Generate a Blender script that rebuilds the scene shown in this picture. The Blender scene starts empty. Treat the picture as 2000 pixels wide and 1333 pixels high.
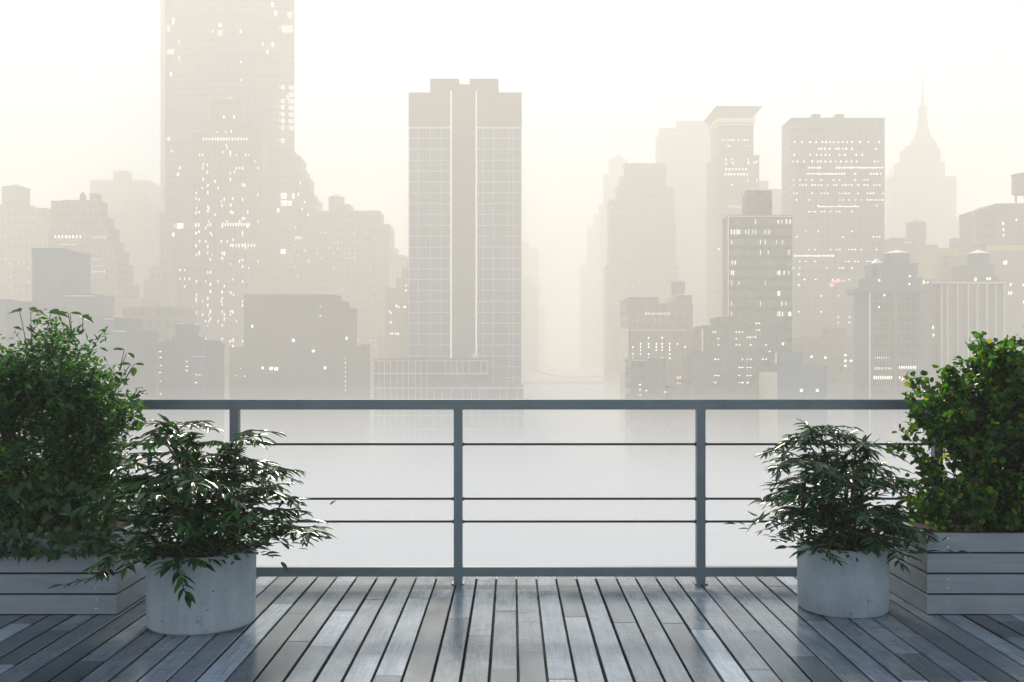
import bpy, math, random
import numpy as np
from mathutils import Vector, Matrix

R = math.radians
sc = bpy.context.scene
col = sc.collection
F, CX, HY, EYE = 1900.0, 1000.0, 699.0, 1.4
GROUND = -60.0
SUN_AZ, SUN_EL = -4.0, 39.0          # degrees; azimuth measured from +Y towards +X
HAZE_D, MIST_D = 0.0026, 0.022

# ------------------------------------------------------------------ helpers
def at(x, y, d):
    return Vector(((x - CX) / F * d, d, EYE + (HY - y) / F * d))

def tag(o, label=None, cat=None, group=None, kind=None):
    if label: o['label'] = label
    if cat: o['category'] = cat
    if group: o['group'] = group
    if kind: o['kind'] = kind
    return o

def empty(name, loc, label, cat, group=None):
    o = bpy.data.objects.new(name, None)
    o.empty_display_size = 0.2
    o.location = loc
    col.objects.link(o)
    return tag(o, label, cat, group)

class MB:
    def __init__(s): s.v, s.f, s.c = [], [], []
    def add(s, vs, fs, c=None):
        b = len(s.v); s.v += [tuple(p) for p in vs]
        s.f += [tuple(b + i for i in q) for q in fs]
        if c is not None: s.c += [c] * len(vs)
    def box(s, x0, x1, y0, y1, z0, z1, c=None):
        s.add([(x0,y0,z0),(x1,y0,z0),(x1,y1,z0),(x0,y1,z0),(x0,y0,z1),(x1,y0,z1),(x1,y1,z1),(x0,y1,z1)],
              [(0,3,2,1),(4,5,6,7),(0,1,5,4),(1,2,6,5),(2,3,7,6),(3,0,4,7)], c)
    def bbox(s, x0, x1, y0, y1, z0, z1, b, c=None):        # box with bevelled top long edges
        s.add([(x0,y0,z0),(x1,y0,z0),(x1,y1,z0),(x0,y1,z0),
               (x0,y0,z1-b),(x1,y0,z1-b),(x1,y1,z1-b),(x0,y1,z1-b),
               (x0+b,y0+b,z1),(x1-b,y0+b,z1),(x1-b,y1-b,z1),(x0+b,y1-b,z1)],
              [(0,3,2,1),(0,1,5,4),(1,2,6,5),(2,3,7,6),(3,0,4,7),
               (4,5,9,8),(5,6,10,9),(6,7,11,10),(7,4,8,11),(8,9,10,11)], c)
    def prism(s, pts, z0, z1):                             # pts: counter-clockwise outline
        n = len(pts)
        s.add([(p[0],p[1],z0) for p in pts] + [(p[0],p[1],z1) for p in pts],
              [tuple(range(n-1,-1,-1)), tuple(range(n,2*n))] + [(i,(i+1)%n,n+(i+1)%n,n+i) for i in range(n)])
    def frustum(s, a, b, z0, z1):                          # a,b = (x0,x1,y0,y1)
        s.add([(a[0],a[2],z0),(a[1],a[2],z0),(a[1],a[3],z0),(a[0],a[3],z0),
               (b[0],b[2],z1),(b[1],b[2],z1),(b[1],b[3],z1),(b[0],b[3],z1)],
              [(0,3,2,1),(4,5,6,7),(0,1,5,4),(1,2,6,5),(2,3,7,6),(3,0,4,7)])
    def lathe(s, x, y, prof, n=24, cap0=True, cap1=True):
        b = len(s.v); m = len(prof)
        for r, z in prof:
            for i in range(n):
                a = 2*math.pi*i/n
                s.v.append((x + r*math.cos(a), y + r*math.sin(a), z))
        for j in range(m-1):
            for i in range(n):
                k = (i+1) % n
                s.f.append((b+j*n+i, b+j*n+k, b+(j+1)*n+k, b+(j+1)*n+i))
        if cap0: s.f.append(tuple(b+i for i in range(n-1,-1,-1)))
        if cap1: s.f.append(tuple(b+(m-1)*n+i for i in range(n)))
    def tube(s, pts, rad, n=6):
        pts = [Vector(p) for p in pts]
        if not hasattr(rad, '__len__'): rad = [rad]*len(pts)
        b = len(s.v); m = len(pts)
        for j, p in enumerate(pts):
            t = (pts[min(j+1,m-1)] - pts[max(j-1,0)]).normalized()
            u = t.cross(Vector((0.31,0.87,0.38)))
            if u.length < 1e-4: u = t.cross(Vector((1,0,0)))
            u.normalize(); w = t.cross(u)
            for i in range(n):
                a = 2*math.pi*i/n
                s.v.append(tuple(p + (u*math.cos(a) + w*math.sin(a))*rad[j]))
        for j in range(m-1):
            for i in range(n):
                k = (i+1) % n
                s.f.append((b+j*n+i, b+j*n+k, b+(j+1)*n+k, b+(j+1)*n+i))
        s.f.append(tuple(b+i for i in range(n-1,-1,-1))); s.f.append(tuple(b+(m-1)*n+i for i in range(n)))
    def build(s, name, mat, parent=None, origin=None, smooth=False):
        o3 = Vector(origin) if origin is not None else (parent_world(parent) if parent else Vector((0,0,0)))
        me = bpy.data.meshes.new(name)
        me.from_pydata([(p[0]-o3.x, p[1]-o3.y, p[2]-o3.z) for p in s.v], [], s.f)
        if s.c:
            at_ = me.color_attributes.new('tint', 'FLOAT_COLOR', 'POINT')
            at_.data.foreach_set('color', np.array([(c[0],c[1],c[2],1.0) for c in s.c], dtype=np.float32).ravel())
        me.materials.append(mat)
        if smooth:
            me.polygons.foreach_set('use_smooth', [True]*len(me.polygons))
            me.set_sharp_from_angle(angle=R(35))
        me.update()
        o = bpy.data.objects.new(name, me); col.objects.link(o)
        if parent: o.parent = parent
        else: o.location = o3
        return o

def parent_world(o):
    v = Vector((0,0,0))
    while o is not None:
        v += Vector(o.location); o = o.parent
    return v

# ------------------------------------------------------------------ materials
def new_mat(name):
    m = bpy.data.materials.new(name); m.use_nodes = True
    nt = m.node_tree; nt.nodes.clear()
    out = nt.nodes.new('ShaderNodeOutputMaterial')
    return m, nt, out

def N(nt, t, **kw):
    n = nt.nodes.new('ShaderNode' + t)
    for k, v in kw.items():
        if k in n.bl_rna.properties.keys(): setattr(n, k, v)
        else: n.inputs[k.replace('_', ' ')].default_value = v
    return n

def mix_rgb(nt, a, b, fac, mode='MIX'):
    n = nt.nodes.new('ShaderNodeMix'); n.data_type = 'RGBA'; n.blend_type = mode
    for sock, v in ((n.inputs[0], fac), (n.inputs[6], a), (n.inputs[7], b)):
        if hasattr(v, 'is_output'): nt.links.new(v, sock)
        else: sock.default_value = v if not isinstance(v, tuple) else (v + (1,) if len(v) == 3 else v)
    return n.outputs[2]

def math_n(nt, op, a, b=0.0):
    n = nt.nodes.new('ShaderNodeMath'); n.operation = op
    for sock, v in ((n.inputs[0], a), (n.inputs[1], b)):
        if hasattr(v, 'is_output'): nt.links.new(v, sock)
        else: sock.default_value = v
    return n.outputs[0]

def noise(nt, vec, scale, detail=4, rough=0.6):
    n = nt.nodes.new('ShaderNodeTexNoise')
    n.inputs['Scale'].default_value = scale; n.inputs['Detail'].default_value = detail; n.inputs['Roughness'].default_value = rough
    nt.links.new(vec, n.inputs['Vector'])
    return n.outputs['Fac']

def ramp(nt, fac, p0, p1, c0=(0,0,0,1), c1=(1,1,1,1)):
    n = nt.nodes.new('ShaderNodeValToRGB'); nt.links.new(fac, n.inputs[0])
    e = n.color_ramp.elements
    e[0].position, e[1].position, e[0].color, e[1].color = p0, p1, c0, c1
    return n.outputs[0]

def mapped(nt, scale=(1,1,1), src='Object'):
    tc = nt.nodes.new('ShaderNodeTexCoord'); mp = nt.nodes.new('ShaderNodeMapping')
    mp.inputs['Scale'].default_value = scale
    nt.links.new(tc.outputs[src], mp.inputs['Vector'])
    return mp.outputs['Vector']

def plain(name, c, rough=0.6, var=0.25, scale=3.0, metallic=0.0, bump=0.0, spec=0.5):
    m, nt, out = new_mat(name)
    p = nt.nodes.new('ShaderNodeBsdfPrincipled')
    v = mapped(nt)
    n = noise(nt, v, scale, 5, 0.65)
    lo = tuple(x*(1-var) for x in c); hi = tuple(min(1, x*(1+var)) for x in c)
    nt.links.new(mix_rgb(nt, lo, hi, n), p.inputs['Base Color'])
    p.inputs['Roughness'].default_value = rough; p.inputs['Metallic'].default_value = metallic
    p.inputs['Specular IOR Level'].default_value = spec
    if bump:
        b = nt.nodes.new('ShaderNodeBump'); b.inputs['Strength'].default_value = bump; b.inputs['Distance'].default_value = 0.02
        nt.links.new(noise(nt, v, scale*8, 4), b.inputs['Height']); nt.links.new(b.outputs[0], p.inputs['Normal'])
    nt.links.new(p.outputs[0], out.inputs[0])
    return m

def facade(name, wall, glass, bay=3.0, floor=3.8, wfx=0.55, wfz=0.55, grime=0.15):
    """wall with rows of unlit windows; glass panes differ a little from one another"""
    m, nt, out = new_mat(name)
    p = nt.nodes.new('ShaderNodeBsdfPrincipled')
    tc = nt.nodes.new('ShaderNodeTexCoord'); sx = nt.nodes.new('ShaderNodeSeparateXYZ')
    nt.links.new(tc.outputs['Object'], sx.inputs[0])
    h = math_n(nt, 'ADD', sx.outputs[0], math_n(nt, 'MULTIPLY', sx.outputs[1], 0.93))
    u = math_n(nt, 'DIVIDE', h, bay); w = math_n(nt, 'DIVIDE', sx.outputs[2], floor)
    fu, fw = math_n(nt, 'FRACT', u), math_n(nt, 'FRACT', w)
    a = math_n(nt, 'LESS_THAN', math_n(nt, 'ABSOLUTE', math_n(nt, 'SUBTRACT', fu, 0.5)), wfx/2)
    b = math_n(nt, 'LESS_THAN', math_n(nt, 'ABSOLUTE', math_n(nt, 'SUBTRACT', fw, 0.5)), wfz/2)
    geo = nt.nodes.new('ShaderNodeNewGeometry'); sg = nt.nodes.new('ShaderNodeSeparateXYZ')
    nt.links.new(geo.outputs['Normal'], sg.inputs[0])
    side = math_n(nt, 'LESS_THAN', math_n(nt, 'ABSOLUTE', sg.outputs[2]), 0.5)
    mask = math_n(nt, 'MULTIPLY', math_n(nt, 'MULTIPLY', a, b), side)
    cb = nt.nodes.new('ShaderNodeCombineXYZ')
    nt.links.new(math_n(nt, 'FLOOR', u), cb.inputs[0]); nt.links.new(math_n(nt, 'FLOOR', w), cb.inputs[1])
    wn = nt.nodes.new('ShaderNodeTexWhiteNoise'); nt.links.new(cb.outputs[0], wn.inputs['Vector'])
    glass = tuple(0.55*a + 0.45*b for a, b in zip(wall, glass))
    gl = mix_rgb(nt, tuple(x*0.75 for x in glass), tuple(x*1.3 for x in glass), wn.outputs['Value'])
    g = noise(nt, mapped(nt, (0.08,0.08,0.02)), 1.0, 4)
    wl = mix_rgb(nt, tuple(x*(1-grime) for x in wall), tuple(x*(1+grime) for x in wall), g)
    nt.links.new(mix_rgb(nt, wl, gl, mask), p.inputs['Base Color'])
    nt.links.new(math_n(nt, 'SUBTRACT', 0.8, math_n(nt, 'MULTIPLY', mask, 0.55)), p.inputs['Roughness'])
    nt.links.new(p.outputs[0], out.inputs[0])
    return m

def glassy(name, c, bay=1.2, floor=4.0, var=0.5, rough=0.25):
    m, nt, out = new_mat(name)
    p = nt.nodes.new('ShaderNodeBsdfPrincipled')
    tc = nt.nodes.new('ShaderNodeTexCoord'); sx = nt.nodes.new('ShaderNodeSeparateXYZ')
    nt.links.new(tc.outputs['Object'], sx.inputs[0])
    cb = nt.nodes.new('ShaderNodeCombineXYZ')
    nt.links.new(math_n(nt, 'FLOOR', math_n(nt, 'DIVIDE', sx.outputs[0], bay)), cb.inputs[0])
    nt.links.new(math_n(nt, 'FLOOR', math_n(nt, 'DIVIDE', sx.outputs[2], floor)), cb.inputs[1])
    wn = nt.nodes.new('ShaderNodeTexWhiteNoise'); nt.links.new(cb.outputs[0], wn.inputs['Vector'])
    big = noise(nt, mapped(nt, (0.06,0.06,0.025)), 1.0, 3)
    f = math_n(nt, 'ADD', math_n(nt, 'MULTIPLY', wn.outputs['Value'], 0.45), math_n(nt, 'MULTIPLY', big, 0.55))
    nt.links.new(mix_rgb(nt, tuple(x*(1-var) for x in c), tuple(x*(1+var) for x in c), f), p.inputs['Base Color'])
    p.inputs['Roughness'].default_value = rough
    nt.links.new(p.outputs[0], out.inputs[0])
    return m

def emit(name, c, s):
    m, nt, out = new_mat(name)
    e = nt.nodes.new('ShaderNodeEmission'); e.inputs[0].default_value = c + (1,); e.inputs[1].default_value = s
    nt.links.new(e.outputs[0], out.inputs[0])
    m.cycles.emission_sampling = 'NONE'
    return m

def leaf_mat(name, trans, rough=0.32, tfac=0.38, spec=0.35):
    m, nt, out = new_mat(name)
    a = nt.nodes.new('ShaderNodeAttribute'); a.attribute_name = 'tint'
    p = nt.nodes.new('ShaderNodeBsdfPrincipled'); t = nt.nodes.new('ShaderNodeBsdfTranslucent'); mx = nt.nodes.new('ShaderNodeMixShader')
    v = mapped(nt); n = noise(nt, v, 60, 3)
    c = mix_rgb(nt, a.outputs['Color'], mix_rgb(nt, (0.6,0.6,0.6), (1.35,1.35,1.35), n), 1.0, 'MULTIPLY')
    nt.links.new(c, p.inputs['Base Color'])
    p.inputs['Roughness'].default_value = rough; p.inputs['Specular IOR Level'].default_value = spec
    nt.links.new(mix_rgb(nt, a.outputs['Color'], trans, 1.0, 'MULTIPLY'), t.inputs[0])
    mx.inputs[0].default_value = tfac
    nt.links.new(p.outputs[0], mx.inputs[1]); nt.links.new(t.outputs[0], mx.inputs[2]); nt.links.new(mx.outputs[0], out.inputs[0])
    return m

def deck_mat():
    m, nt, out = new_mat('weathered deck boards')
    a = nt.nodes.new('ShaderNodeAttribute'); a.attribute_name = 'tint'
    p = nt.nodes.new('ShaderNodeBsdfPrincipled')
    sep = nt.nodes.new('ShaderNodeSeparateColor'); nt.links.new(a.outputs['Color'], sep.inputs[0])
    tc = nt.nodes.new('ShaderNodeTexCoord')
    off = nt.nodes.new('ShaderNodeCombineXYZ'); nt.links.new(math_n(nt, 'MULTIPLY', sep.outputs[1], 37.0), off.inputs[2]); nt.links.new(math_n(nt, 'MULTIPLY', sep.outputs[1], 91.0), off.inputs[1])
    ad = nt.nodes.new('ShaderNodeVectorMath'); ad.operation = 'ADD'
    nt.links.new(tc.outputs['Object'], ad.inputs[0]); nt.links.new(off.outputs[0], ad.inputs[1])
    def mp(s):
        q = nt.nodes.new('ShaderNodeMapping'); q.inputs['Scale'].default_value = s; nt.links.new(ad.outputs[0], q.inputs['Vector']); return q.outputs[0]
    grain = noise(nt, mp((90,3.5,20)), 1.0, 5, 0.7)
    fine = noise(nt, mp((260,9,20)), 1.0, 3, 0.6)
    blot = noise(nt, mp((9,3,5)), 1.0, 5, 0.62)
    cross = noise(nt, mp((6,45,5)), 1.0, 4, 0.7)
    vor = nt.nodes.new('ShaderNodeTexVoronoi'); vor.inputs['Scale'].default_value = 1.0; nt.links.new(mp((14,5,6)), vor.inputs['Vector'])
    knot = ramp(nt, vor.outputs['Distance'], 0.05, 0.12)
    kn = math_n(nt, 'GREATER_THAN', vor.outputs['Color'], 0.8)
    base = mix_rgb(nt, (0.004,0.012,0.024), (0.35,0.455,0.58), sep.outputs[0])
    g = math_n(nt, 'ADD', math_n(nt, 'MULTIPLY', grain, 0.5), math_n(nt, 'ADD', math_n(nt, 'MULTIPLY', blot, 0.55), math_n(nt, 'MULTIPLY', cross, 0.25)))
    c = mix_rgb(nt, base, ramp(nt, g, 0.42, 0.85, (0.35,0.38,0.42,1), (1.6,1.58,1.55,1)), 1.0, 'MULTIPLY')
    kmask = math_n(nt, 'MULTIPLY', math_n(nt, 'SUBTRACT', 1.0, knot), kn)
    c = mix_rgb(nt, c, (0.02,0.023,0.026), math_n(nt, 'MULTIPLY', kmask, 0.9))
    scuff = ramp(nt, noise(nt, mp((5,16,5)), 1.0, 6, 0.75), 0.60, 0.70)
    c = mix_rgb(nt, c, (0.045,0.052,0.06), math_n(nt, 'MULTIPLY', scuff, 0.7))
    nt.links.new(c, p.inputs['Base Color'])
    p.inputs['Specular IOR Level'].default_value = 1.0; p.inputs['Specular Tint'].default_value = (0.8,0.92,1.0,1)
    rr = ramp(nt, blot, 0.3, 0.75, (0.16,0.16,0.16,1), (0.23,0.23,0.23,1))
    nt.links.new(rr, p.inputs['Roughness'])
    b = nt.nodes.new('ShaderNodeBump'); b.inputs['Strength'].default_value = 0.12; b.inputs['Distance'].default_value = 0.0015
    nt.links.new(math_n(nt, 'ADD', grain, math_n(nt, 'MULTIPLY', fine, 0.5)), b.inputs['Height']); nt.links.new(b.outputs[0], p.inputs['Normal'])
    nt.links.new(p.outputs[0], out.inputs[0])
    return m

def concrete_mat(name, c):
    m, nt, out = new_mat(name)
    p = nt.nodes.new('ShaderNodeBsdfPrincipled'); v = mapped(nt)
    big = noise(nt, v, 4.0, 6, 0.65); fine = noise(nt, v, 60.0, 4, 0.7); drip = noise(nt, mapped(nt, (26,26,3.2)), 1.0, 4, 0.6)
    f = math_n(nt, 'ADD', math_n(nt, 'MULTIPLY', big, 0.6), math_n(nt, 'ADD', math_n(nt, 'MULTIPLY', drip, 0.3), math_n(nt, 'MULTIPLY', fine, 0.2)))
    cc = mix_rgb(nt, c, ramp(nt, f, 0.35, 0.8, (0.62,0.64,0.66,1), (1.25,1.24,1.22,1)), 1.0, 'MULTIPLY')
    vor = nt.nodes.new('ShaderNodeTexVoronoi'); vor.inputs['Scale'].default_value = 17.0; nt.links.new(v, vor.inputs['Vector'])
    pit = math_n(nt, 'MULTIPLY', math_n(nt, 'LESS_THAN', vor.outputs['Distance'], 0.085), math_n(nt, 'GREATER_THAN', vor.outputs['Color'], 0.62))
    stain = ramp(nt, noise(nt, v, 2.6, 8, 0.8), 0.62, 0.68)
    cc = mix_rgb(nt, cc, (0.07,0.08,0.085), math_n(nt, 'MULTIPLY', stain, 0.75))
    cc = mix_rgb(nt, cc, (0.03,0.033,0.036), math_n(nt, 'MULTIPLY', pit, 0.85))
    nt.links.new(cc, p.inputs['Base Color']); p.inputs['Roughness'].default_value = 0.72
    b = nt.nodes.new('ShaderNodeBump'); b.inputs['Strength'].default_value = 0.3; b.inputs['Distance'].default_value = 0.004
    nt.links.new(math_n(nt, 'SUBTRACT', fine, pit), b.inputs['Height']); nt.links.new(b.outputs[0], p.inputs['Normal'])
    nt.links.new(p.outputs[0], out.inputs[0])
    return m

def board_mat(name, c):
    m, nt, out = new_mat(name)
    p = nt.nodes.new('ShaderNodeBsdfPrincipled')
    g = noise(nt, mapped(nt, (2.5,2.5,60)), 1.0, 5, 0.65); b2 = noise(nt, mapped(nt, (3,3,9)), 1.0, 4)
    f = math_n(nt, 'ADD', math_n(nt, 'MULTIPLY', g, 0.5), math_n(nt, 'MULTIPLY', b2, 0.5))
    nt.links.new(mix_rgb(nt, c, ramp(nt, f, 0.3, 0.75, (0.75,0.76,0.78,1), (1.2,1.19,1.17,1)), 1.0, 'MULTIPLY'), p.inputs['Base Color'])
    p.inputs['Roughness'].default_value = 0.55
    b = nt.nodes.new('ShaderNodeBump'); b.inputs['Strength'].default_value = 0.2; b.inputs['Distance'].default_value = 0.002
    nt.links.new(g, b.inputs['Height']); nt.links.new(b.outputs[0], p.inputs['Normal'])
    nt.links.new(p.outputs[0], out.inputs[0])
    return m

M = {}
M['deck'] = deck_mat()
M['slab'] = plain('deck substructure', (0.012,0.014,0.017), 0.9)
M['steel'] = plain('blue grey painted steel', (0.125,0.17,0.21), 0.42, 0.3, 5.0, bump=0.05)
M['rod'] = plain('dark steel rod', (0.02,0.025,0.03), 0.4, 0.2)
M['concrete'] = concrete_mat('cast concrete', (0.31,0.385,0.45))
M['board'] = board_mat('grey stained planter board', (0.225,0.27,0.325))
M['screw'] = plain('bright screw', (0.75,0.76,0.78), 0.25, 0.1, metallic=0.9)
M['soil'] = plain('potting soil', (0.02,0.016,0.012), 0.95, 0.5, 30, bump=0.6)
M['bark'] = plain('stem bark', (0.035,0.03,0.022), 0.8, 0.4, 20)
M['stalk'] = plain('green stalk', (0.035,0.06,0.02), 0.6, 0.3, 20)
M['leafA'] = leaf_mat('bush leaf', (2.4,2.7,0.9), rough=0.42, tfac=0.45)
M['leafB'] = leaf_mat('compound leaf', (1.8,2.2,0.7), rough=0.2, tfac=0.3)
M['leafC'] = leaf_mat('round shrub leaf', (3.2,3.0,0.5), rough=0.3, tfac=0.5)
M['ground'] = plain('city ground', (0.12,0.12,0.125), 0.9, 0.3, 0.05)
M['warm'] = facade('warm stone', (0.31,0.235,0.18), (0.13,0.12,0.12), 2.9, 3.9, 0.5, 0.55)
M['warm2'] = facade('tan brick', (0.29,0.225,0.18), (0.15,0.135,0.13), 2.4, 3.6, 0.42, 0.5)
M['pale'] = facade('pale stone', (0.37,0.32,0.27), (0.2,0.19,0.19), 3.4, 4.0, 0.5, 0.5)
M['grey'] = facade('grey masonry', (0.20,0.20,0.205), (0.11,0.115,0.125), 2.7, 3.7, 0.5, 0.5)
M['grey2'] = facade('dark grey masonry', (0.15,0.155,0.165), (0.09,0.095,0.11), 3.2, 3.6, 0.6, 0.45)
M['blue'] = facade('blue grey cladding', (0.17,0.195,0.225), (0.10,0.12,0.145), 1.8, 4.0, 0.8, 0.7)
M['slate'] = plain('blue grey cladding panels', (0.12,0.165,0.225), 0.6, 0.12, 0.05)
M['conc_w'] = plain('grey concrete wall', (0.21,0.205,0.205), 0.8, 0.12, 0.05)
M['brown_w'] = plain('brown stone wall', (0.28,0.21,0.16), 0.8, 0.12, 0.05)
M['tank'] = plain('weathered tank wood', (0.16,0.15,0.145), 0.85, 0.25, 0.8)
M['roofing'] = plain('dark roofing', (0.13,0.13,0.14), 0.85, 0.2, 0.2)
M['white'] = plain('white painted metal', (0.8,0.8,0.79), 0.4, 0.05)
M['line'] = plain('pale aluminium', (0.72,0.73,0.74), 0.4, 0.06)
M['cream'] = plain('cream trim and painted sunlight', (0.8,0.72,0.58), 0.6, 0.06, 0.05)  # trim colour; on tower edge and side walls it stands in for sunlight
M['yellow'] = plain('ochre stone band', (0.48,0.42,0.24), 0.8, 0.1, 0.1)
M['seam'] = plain('grey floor band', (0.12,0.115,0.115), 0.7, 0.1, 0.1)
M['glassT'] = glassy('tower glass', (0.15,0.185,0.225), 1.3, 4.1, 0.4)
M['glassL'] = glassy('cool glass and painted reflection', (0.08,0.135,0.20), 1.3, 4.1, 0.4)
M['glassG'] = glassy('tall tower glass', (0.24,0.195,0.165), 2.2, 3.7, 0.22, 0.35)
M['glassD'] = glassy('dark bay glass', (0.055,0.065,0.08), 1.0, 3.1, 0.4)
M['glassY'] = glassy('office glass', (0.27,0.285,0.30), 1.1, 3.1, 0.5)
M['lit'] = emit('lit window', (1.0,0.95,0.87), 1.25)
M['dim'] = emit('dim lit window', (1.0,0.93,0.85), 0.6)
M['strip'] = emit('white light strip', (1.0,0.98,0.95), 0.62)
M['red'] = emit('red neon', (1.0,0.25,0.25), 1.1)

# ------------------------------------------------------------------ terrace: deck, base
DECK_END = 6.39
def build_deck():
    rnd = random.Random(5)
    mb = MB()
    w, x = 0.1275, -7.0
    while x < 7.0:
        bw = w + rnd.uniform(-0.004, 0.004); gap = rnd.choice([0.010, 0.012, 0.014, 0.018])
        y = -3.0 - rnd.random()*2
        while y < DECK_END:
            L = rnd.uniform(0.55, 1.7); y1 = min(y + L, DECK_END)
            if DECK_END - y1 < 0.15: y1 = DECK_END
            if y1 > -3:
                t = rnd.random()
                val = rnd.uniform(0.5, 0.78) if t < 0.08 else rnd.uniform(0.09, 0.45)
                dz = rnd.uniform(-0.0012, 0.0012)
                mb.bbox(x + gap/2, x + bw - gap/2, max(y, -3.0) + 0.0013, y1 - 0.0013, -0.028, dz, 0.0016, (val, rnd.random(), rnd.random()))
            y = y1
        x += bw
    d = mb.build('deck', M['deck']); tag(d, kind='structure')
    mb = MB()
    mb.box(-7.0, 7.0, -3.0, DECK_END - 0.01, -0.45, -0.05)
    mb.box(-6.9, 6.9, -2.9, DECK_END - 0.1, GROUND, -0.45)
    b = mb.build('terrace_base', M['slab']); tag(b, kind='structure')
build_deck()

# ------------------------------------------------------------------ railing
RY = 6.03
def build_railing():
    t = empty('railing', (0, RY, 0), 'blue grey metal balcony railing with three dark rods across the deck edge', 'railing')
    k = RY / F
    z = lambda y: EYE + (HY - y) * k
    mb = MB(); mb.bbox(-6.5, 6.5, RY - 0.032, RY + 0.05, z(800), z(780.5), 0.003); mb.build('top_rail', M['steel'], t)
    mb = MB(); mb.bbox(-6.5, 6.5, RY - 0.024, RY + 0.024, z(1125), z(1107), 0.003); mb.build('bottom_rail', M['steel'], t)
    for px in (-860, -415, 18, 459, 895, 1368, 1830, 2290, 2720):
        X = (px - CX) * k; h = 0.0285
        mb = MB(); mb.box(X - h*0.93, X + h*0.93, RY - 0.027, RY + 0.027, 0.005, z(800)); p = mb.build('post', M['steel'], t)
        mb = MB(); mb.bbox(X - 0.04, X + 0.04, RY - 0.04, RY + 0.04, 0.0015, 0.006, 0.002); mb.build('base_plate', M['steel'], p)
        for py in (868, 974.5, 1019):
            mb = MB(); mb.tube([(X - 0.037, RY, z(py)), (X + 0.037, RY, z(py))], 0.0115, 10); mb.build('ferrule', M['rod'], p, smooth=True)
    for py in (868, 974.5, 1019):
        mb = MB(); mb.tube([(-6.5, RY, z(py)), (6.5, RY, z(py))], 0.0075, 8); mb.build('rod', M['rod'], t, smooth=True)
build_railing()

# ------------------------------------------------------------------ planters and pots
def wooden_planter(x0, x1, y0, y1, h, label):
    t = empty('wooden_planter', ((x0+x1)/2, (y0+y1)/2, 0), label, 'planter', 'slatted wooden planter boxes')
    n, gap, th = 4, 0.012, 0.022
    bh = (h - 0.004 - gap*(n-1)) / n
    def rows(fn):
        mb = MB()
        for i in range(n):
            z0 = 0.004 + i*(bh + gap); fn(mb, z0, z0 + bh)
        return mb
    rows(lambda m, a, b: m.bbox(x0, x1, y0, y0+th, a, b, 0.0015)).build('front_panel', M['board'], t)
    rows(lambda m, a, b: m.bbox(x0, x1, y1-th, y1, a, b, 0.0015)).build('back_panel', M['board'], t)
    for xa in (x0, x1 - th):
        rows(lambda m, a, b: m.bbox(xa, xa+th, y0+th+0.001, y1-th-0.001, a, b, 0.0015)).build('side_panel', M['board'], t)
    mb = MB(); mb.box(x0+th+0.002, x1-th-0.002, y0+th+0.003, y1-th-0.003, 0.006, h-0.045); mb.build('liner', M['slab'], t)
    mb = MB(); mb.box(x0+th+0.004, x1-th-0.004, y0+th+0.005, y1-th-0.005, h-0.06, h-0.035); mb.build('soil', M['soil'], t)
    for xs in (x0 + 0.115, x1 - 0.115):
        for i in range(n):
            for q in (0.28, 0.75):
                mb = MB(); zc = 0.004 + i*(bh+gap) + bh*q
                mb.tube([(xs + random.Random(i).uniform(-.004,.004), y0-0.0012, zc), (xs, y0+0.004, zc)], 0.0045, 8); mb.build('screw', M['screw'], t)
    return t
random.seed(3)
wooden_planter(-3.45, -2.153, 5.30, 5.93, 0.445, 'grey slatted wooden planter holding the feathery bush')
wooden_planter(2.262, 3.55, 5.30, 5.93, 0.443, 'grey slatted wooden planter holding the round leaved shrub')

def concrete_pot(x, y, r, h, label):
    t = empty('concrete_pot', (x, y, 0), label, 'plant pot', 'round concrete plant pots')
    mb = MB()
    mb.lathe(x, y, [(r*0.955,0.0015),(r*0.985,0.012),(r*0.99,h*0.5),(r,h-0.008),(r-0.006,h),(r-0.024,h),(r-0.03,h-0.006),(r-0.032,h-0.05)], 72, cap1=False)
    mb.build('pot_body', M['concrete'], t, smooth=True)
    mb = MB(); mb.lathe(x, y, [(r-0.033,h-0.06),(r-0.033,h-0.045),(r*0.5,h-0.03)], 40, cap1=True); mb.build('soil', M['soil'], t)
    return t
LP = (-1.644, 5.155, 0.281, 0.392); RP = (1.853, 5.45, 0.247, 0.362)
concrete_pot(*LP, 'larger round concrete pot standing beside the feathery bush')
concrete_pot(*RP, 'smaller round concrete pot standing beside the round leaved shrub')

# ------------------------------------------------------------------ plants
def tmpl(rows, fold=0.12, droop=0.18):
    """rows: (u, half width). Returns verts (u,v,n) and faces; a leaf blade folded along its midrib"""
    V, Fc = [], []
    for u, w in rows:
        z = -droop*u*u
        V += [(u, -w, z + fold*w), (u, 0.0, z - fold*w), (u, w, z + fold*w)]
    for i in range(len(rows)-1):
        a, b = 3*i, 3*(i+1)
        Fc += [(a, b, b+1, a+1), (a+1, b+1, b+2, a+2)]
    return np.array(V), Fc
T_LANCE = tmpl([(0,0.02),(0.22,0.15),(0.5,0.17),(0.8,0.09),(1.0,0.006)], 0.2, 0.22)
T_OVAL = tmpl([(0,0.04),(0.22,0.27),(0.5,0.36),(0.78,0.27),(1.0,0.02)], 0.22, 0.2)
T_ROUND = tmpl([(0,0.08),(0.2,0.42),(0.5,0.5),(0.8,0.4),(1.0,0.06)], 0.18, 0.16)
T_SMALL = tmpl([(0,0.04),(0.45,0.24),(1.0,0.01)], 0.2, 0.2)
T_LOBED = tmpl([(-0.12,0.22),(0.0,0.42),(0.16,0.52),(0.3,0.3),(0.48,0.4),(0.66,0.18),(1.0,0.012)], 0.15, 0.22)

def norm(a): return a / np.maximum(np.linalg.norm(a, axis=1, keepdims=True), 1e-9)

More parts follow.
